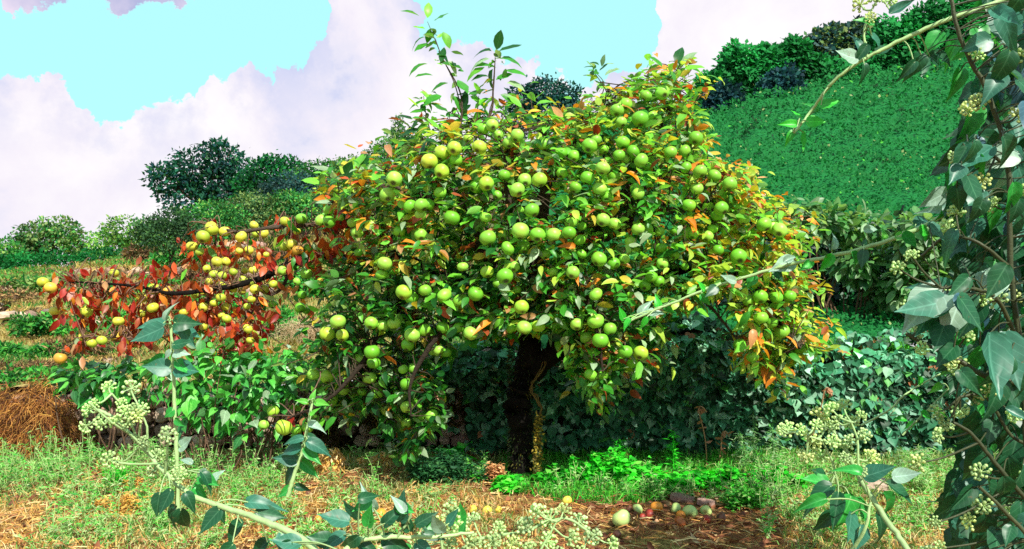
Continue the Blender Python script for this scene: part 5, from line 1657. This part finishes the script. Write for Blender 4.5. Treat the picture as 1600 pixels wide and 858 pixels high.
# D: bottom leaf cluster
ivy_plant('glossy ivy leaves clustered on a low stem at the bottom centre-left', [
    ([(520, 880, 1.5), (560, 845, 1.55), (620, 840, 1.6), (690, 838, 1.62), (740, 832, 1.65)], .006, .003),
    ([(620, 840, 1.6), (640, 810, 1.6), (645, 785, 1.6)], .003, .002)],
    '545,815,-32,-8,52,t 540,835,-30,12,50,t 520,845,-26,-6,44,d 560,838,-24,22,44,d 575,822,6,-26,42,g 560,810,-14,-26,44,t 585,795,-12,-22,44,p 600,820,24,-26,48,d 625,815,10,-44,60,t 640,830,-8,-30,40,d 650,820,30,-18,42,d 632,800,-14,-24,34,p 660,830,30,10,42,d 600,840,36,16,56,d 560,850,32,10,46,d 690,832,-8,-28,40,p 680,826,-16,-16,30,g 700,820,14,-20,34,t 650,848,26,16,40,t 620,790,30,10,32,g 560,780,26,-6,34,d 580,782,-26,14,34,g 470,850,-36,-4,50,t 455,845,-20,22,40,d', '', 1.6)
# E: bottom centre umbels
ivy_plant('yellow-green ivy flower balls massed along the bottom centre', [
    ([(680, 900, 1.9), (720, 860, 1.9), (760, 840, 1.9), (820, 830, 1.95), (880, 810, 1.95), (920, 830, 1.95)], .005, .003),
    ([(820, 900, 1.9), (850, 850, 1.9), (870, 815, 1.9)], .004, .002), ([(700, 900, 1.9), (690, 840, 1.9), (705, 800, 1.9)], .004, .002)],
    '720,815,-2,-30,34,g 722,835,4,-18,24,g 640,860,-20,-12,30,g',
    '705,800,16 690,820,16 720,830,16 740,812,13 740,850,16 700,850,16 770,845,16 800,850,16 820,822,16 840,800,15 860,812,17 880,800,14 905,815,15 925,838,16 890,840,16 855,845,16 830,860,16 665,840,14 650,850,14 955,850,14 870,865,14 780,825,12 720,868,14 600,862,14 630,868,14 760,868,14 910,862,14', 1.9)
# F: long arching shoot
ivy_plant('long green arching ivy shoot crossing the apple crown from the right', [
    ([(1620, 272, 2.3), (1560, 298, 2.3), (1500, 322, 2.35), (1440, 355, 2.4), (1370, 382, 2.45), (1300, 400, 2.5), (1240, 412, 2.55), (1180, 428, 2.6), (1110, 450, 2.65), (1040, 478, 2.7), (975, 505, 2.75)], .0085, .004)],
    '975,500,-8,-18,26,b 985,498,-12,16,24,b 1000,492,14,-22,32,p 1012,490,20,-4,28,p 1040,475,8,14,26,g 1010,495,-6,14,24,b 1030,482,-4,-14,22,b 1240,408,-30,10,44,p 1225,410,20,-14,30,p 1300,398,-12,18,34,b 1270,408,-14,10,28,b 1300,388,14,-22,32,p 1350,360,14,-4,26,p 1350,385,4,-26,14,d 1350,390,-4,26,32,d 1380,378,6,-28,30,l 1400,372,24,-10,30,l 1430,352,30,-24,42,t 1440,352,6,26,30,b 1180,430,-12,18,26,g 1210,420,10,16,26,d 1120,448,-16,12,28,d 1150,440,-22,-6,28,p 1100,455,-10,-14,24,b 1095,460,12,16,26,g 1480,335,-26,-10,44,p 1520,320,20,24,50,t 1330,395,16,20,30,g 1410,365,18,20,32,g', '', 2.4, 'ivy_shoot', 'ivy shoot')
# G: upper twig with bright leaves at the tip
ivy_plant('thin ivy twig slanting down from the top right to a bright-leaved tip', [
    ([(1620, -20, 1.7), (1540, 10, 1.72), (1470, 35, 1.75), (1390, 72, 1.8), (1340, 98, 1.82), (1300, 130, 1.85), (1270, 170, 1.9), (1240, 208, 1.9)], .006, .003),
    ([(1355, 90, 1.8), (1350, 50, 1.8), (1360, 20, 1.8), (1375, -5, 1.8)], .003, .002)],
    '1240,205,-12,14,26,b 1244,195,-26,-2,30,b 1252,185,-18,-12,22,b 1260,190,26,2,30,b 1255,205,-4,30,36,b 1275,175,-14,-22,26,g 1280,165,26,-4,34,b 1345,80,-4,-26,36,t 1355,70,-14,22,34,d 1360,55,20,14,38,t 1340,92,-26,-4,40,p 1365,40,-30,-10,36,g 1390,22,24,-10,40,t 1372,84,14,-16,30,d 1440,84,-14,30,44,d 1450,88,26,6,44,d 1350,100,4,22,30,d 1430,96,-20,24,40,d',
    '1345,8,14 1370,-2,12 1360,28,10 1390,0,12', 1.8, 'ivy_twig', 'ivy twig')
# H: lower-right flowering spray
ivy_plant('flowering ivy spray leaning left in the lower right, big glossy leaves at its foot', [
    ([(1440, 890, 1.55), (1405, 840, 1.6), (1370, 790, 1.65), (1340, 740, 1.7), (1320, 700, 1.72), (1300, 670, 1.75)], .007, .004),
    ([(1340, 740, 1.7), (1340, 690, 1.7), (1330, 660, 1.7)], .003, .002), ([(1320, 700, 1.72), (1290, 690, 1.72), (1240, 675, 1.72)], .003, .002), ([(1310, 890, 1.7), (1350, 830, 1.65), (1360, 785, 1.65)], .0045, .003), ([(1310, 760, 1.72), (1300, 720, 1.72), (1285, 690, 1.72)], .003, .002)],
    '1300,760,-56,20,62,d 1295,755,-44,-4,50,g 1290,780,-44,10,54,g 1310,770,-14,50,62,d 1320,770,10,46,54,g 1330,775,-20,50,60,g 1335,780,22,46,56,g 1350,745,30,-14,50,t 1385,755,34,22,56,d 1380,770,20,36,58,g 1330,800,-8,40,50,t 1370,800,22,46,60,d 1300,800,-22,24,44,d 1345,820,-12,40,44,t 1345,740,-30,-14,40,g 1395,745,24,-4,40,p 1290,745,-22,-12,34,d',
    '1230,672,15 1250,672,12 1222,672,11 1280,650,15 1300,640,14 1318,635,14 1290,668,14 1310,660,13 1330,660,13 1345,650,10 1270,690,15 1300,690,13 1260,710,14 1285,712,12 1330,690,13 1350,680,12 1360,715,14 1320,715,10 1345,735,11 1300,640,12 1275,665,12', 1.7)

# I: the big ivy mass at right
t = None
rg = random.Random(5)
lt, ut = [], []
kinds = ['t', 'd', 'p', 'g', 'u']
for i in range(255):
    x = rg.uniform(1475, 1690); y = rg.uniform(-30, 880)
    if y < 130 and x < 1530: continue
    lim = 1475 + 30 * math.sin(y * .012) + (35 if 300 < y < 400 else 0) + (30 if 640 < y < 740 else 0)
    if x < lim: continue
    L_ = rg.uniform(38, 74)
    kd = rg.choices(kinds, [3, 6, .8, 1.6, .2 if y > 350 else 1.6])[0]
    if x > 1560 and y > 560: kd = rg.choices(['d', 't'], [3, 1])[0]
    lt.append(f"{x:.0f},{y:.0f},{rg.uniform(-24, 16):.0f},{rg.uniform(6, 44):.0f},{L_:.0f},{kd}")
lt += ['1530,235,-6,60,96,t', '1572,205,-30,46,92,t', '1585,235,-50,24,70,p', '1520,250,-10,44,62,p', '1500,250,-16,30,46,g', '1505,245,6,50,70,t', '1590,260,20,44,66,t', '1475,455,-80,50,100,p', '1480,470,-84,20,96,t', '1478,460,-50,60,84,t', '1500,470,-30,50,76,p',
       '1490,450,-60,-6,70,t', '1545,520,-8,80,100,t', '1570,520,10,76,90,t', '1600,540,-6,70,90,t', '1560,590,-14,60,76,d', '1560,480,-16,60,74,u', '1440,84,-6,34,48,d', '1460,82,18,12,40,d', '1540,700,-30,50,70,d', '1580,760,-10,80,90,d', '1520,760,-40,40,60,d', '1500,780,-40,30,56,d',
       '1590,680,-30,60,80,d', '1560,660,-40,40,66,d', '1530,640,-20,50,64,d', '1590,80,-20,60,70,u', '1575,110,-16,50,66,u', '1610,120,-26,40,66,u', '1550,230,-40,30,70,t', '1500,60,-20,26,50,g', '1470,50,-20,24,46,g', '1530,40,-10,34,56,g', '1555,80,-20,36,60,g', '1500,110,-10,30,50,g', '1450,350,20,20,40,t', '1525,330,-10,44,60,g', '1480,300,-30,16,50,p']
for i in range(38):
    x = rg.uniform(1430, 1640); y = rg.uniform(60, 870)
    if x < 1490 and (y < 330): continue
    if 520 < y < 600 and x < 1480: continue
    ut.append(f"{x:.0f},{y:.0f},{rg.uniform(11, 18):.0f}")
ut += ['1420,480,14', '1430,520,14', '1445,500,12', '1440,545,12', '1405,420,14', '1425,400,12', '1500,640,15', '1520,620,15', '1480,660,14', '1545,610,14', '1470,680,14', '1535,465,16', '1560,470,16', '1580,465,15', '1585,90,16', '1530,160,15', '1512,170,13', '1590,180,16']
bigivy = ivy_plant('dense mass of big glossy ivy leaves and flower balls filling the right edge', [
    ([(1640, 900, 1.65), (1610, 760, 1.65), (1600, 600, 1.7), (1580, 420, 1.7), (1575, 260, 1.7), (1545, 150, 1.7), (1500, 60, 1.7), (1480, -30, 1.7)], .007, .004),
    ([(1600, 600, 1.7), (1545, 590, 1.7), (1490, 560, 1.72), (1415, 522, 1.75)], .008, .004),
    ([(1600, 560, 1.7), (1560, 470, 1.65), (1510, 450, 1.6), (1470, 450, 1.6)], .005, .003),
    ([(1620, 800, 1.6), (1560, 730, 1.6), (1520, 680, 1.6), (1490, 660, 1.6)], .005, .003),
    ([(1580, 420, 1.7), (1530, 380, 1.7), (1480, 370, 1.75), (1440, 400, 1.8)], .004, .003),
    ([(1620, 700, 1.7), (1580, 680, 1.7), (1540, 620, 1.7), (1500, 620, 1.7)], .004, .003),
    ([(1575, 260, 1.7), (1530, 230, 1.65), (1500, 230, 1.65)], .004, .003),
    ([(1640, 880, 1.5), (1590, 820, 1.5), (1530, 760, 1.5)], .005, .003)],
    ' '.join(lt), ' '.join(ut), 1.68, stemcol=(0.05, 0.06, 0.025))
mb = MB()
n = 1400
px = R.uniform(1480, 1800, n); py = R.uniform(-60, 920, n)
kk = ~((py < 120) & (px < 1545)) & (px > 1492 + 22 * np.sin(py * .013))
px, py = px[kk], py[kk]; n = len(px)
dd_ = R.uniform(1.85, 2.7, n)
pos = np.array([P(a, b, c_) for a, b, c_ in zip(px, py, dd_)])
c, _ = pal([IVC['d'], IVC['t'], IVC['g'], IVC['u']], [5, 2, 1, .3], n)
leaves(mb, T_BIGIVY, pos, np.c_[R.normal(size=n) * .5, R.normal(size=n) * .4, -R.uniform(.4, 1.2, n)], np.c_[R.normal(size=n) * .5, -np.ones(n), R.uniform(.1, .9, n)], R.uniform(.06, .11, n), R.uniform(.04, .065, n), c, .4, .4, .12)
mb.build('foliage', M_IVY, bigivy, kind='stuff')
# trailing thin ivy stem with small leaves, lower right
ivy_plant('thin trailing ivy runner with small heart-shaped leaves before the dark wall', [
    ([(1345, 665, 2.4), (1390, 640, 2.4), (1410, 620, 2.4), (1440, 600, 2.4), (1480, 580, 2.4), (1520, 570, 2.4)], .003, .002), ([(1410, 680, 2.4), (1440, 650, 2.4), (1470, 620, 2.4), (1500, 590, 2.4)], .003, .002), ([(1390, 650, 2.4), (1403, 634, 2.4)], .002, .001)],
    '1415,655,-20,-2,22,b 1440,645,22,6,24,b 1435,625,-16,-8,22,b 1440,600,-8,-12,20,b 1430,660,-16,6,20,b 1470,600,-14,10,24,l 1480,580,16,-10,24,b 1500,580,4,20,30,b 1460,640,14,10,22,l 1490,560,10,-14,24,g', '', 2.4, 'ivy_runner', 'ivy runner')
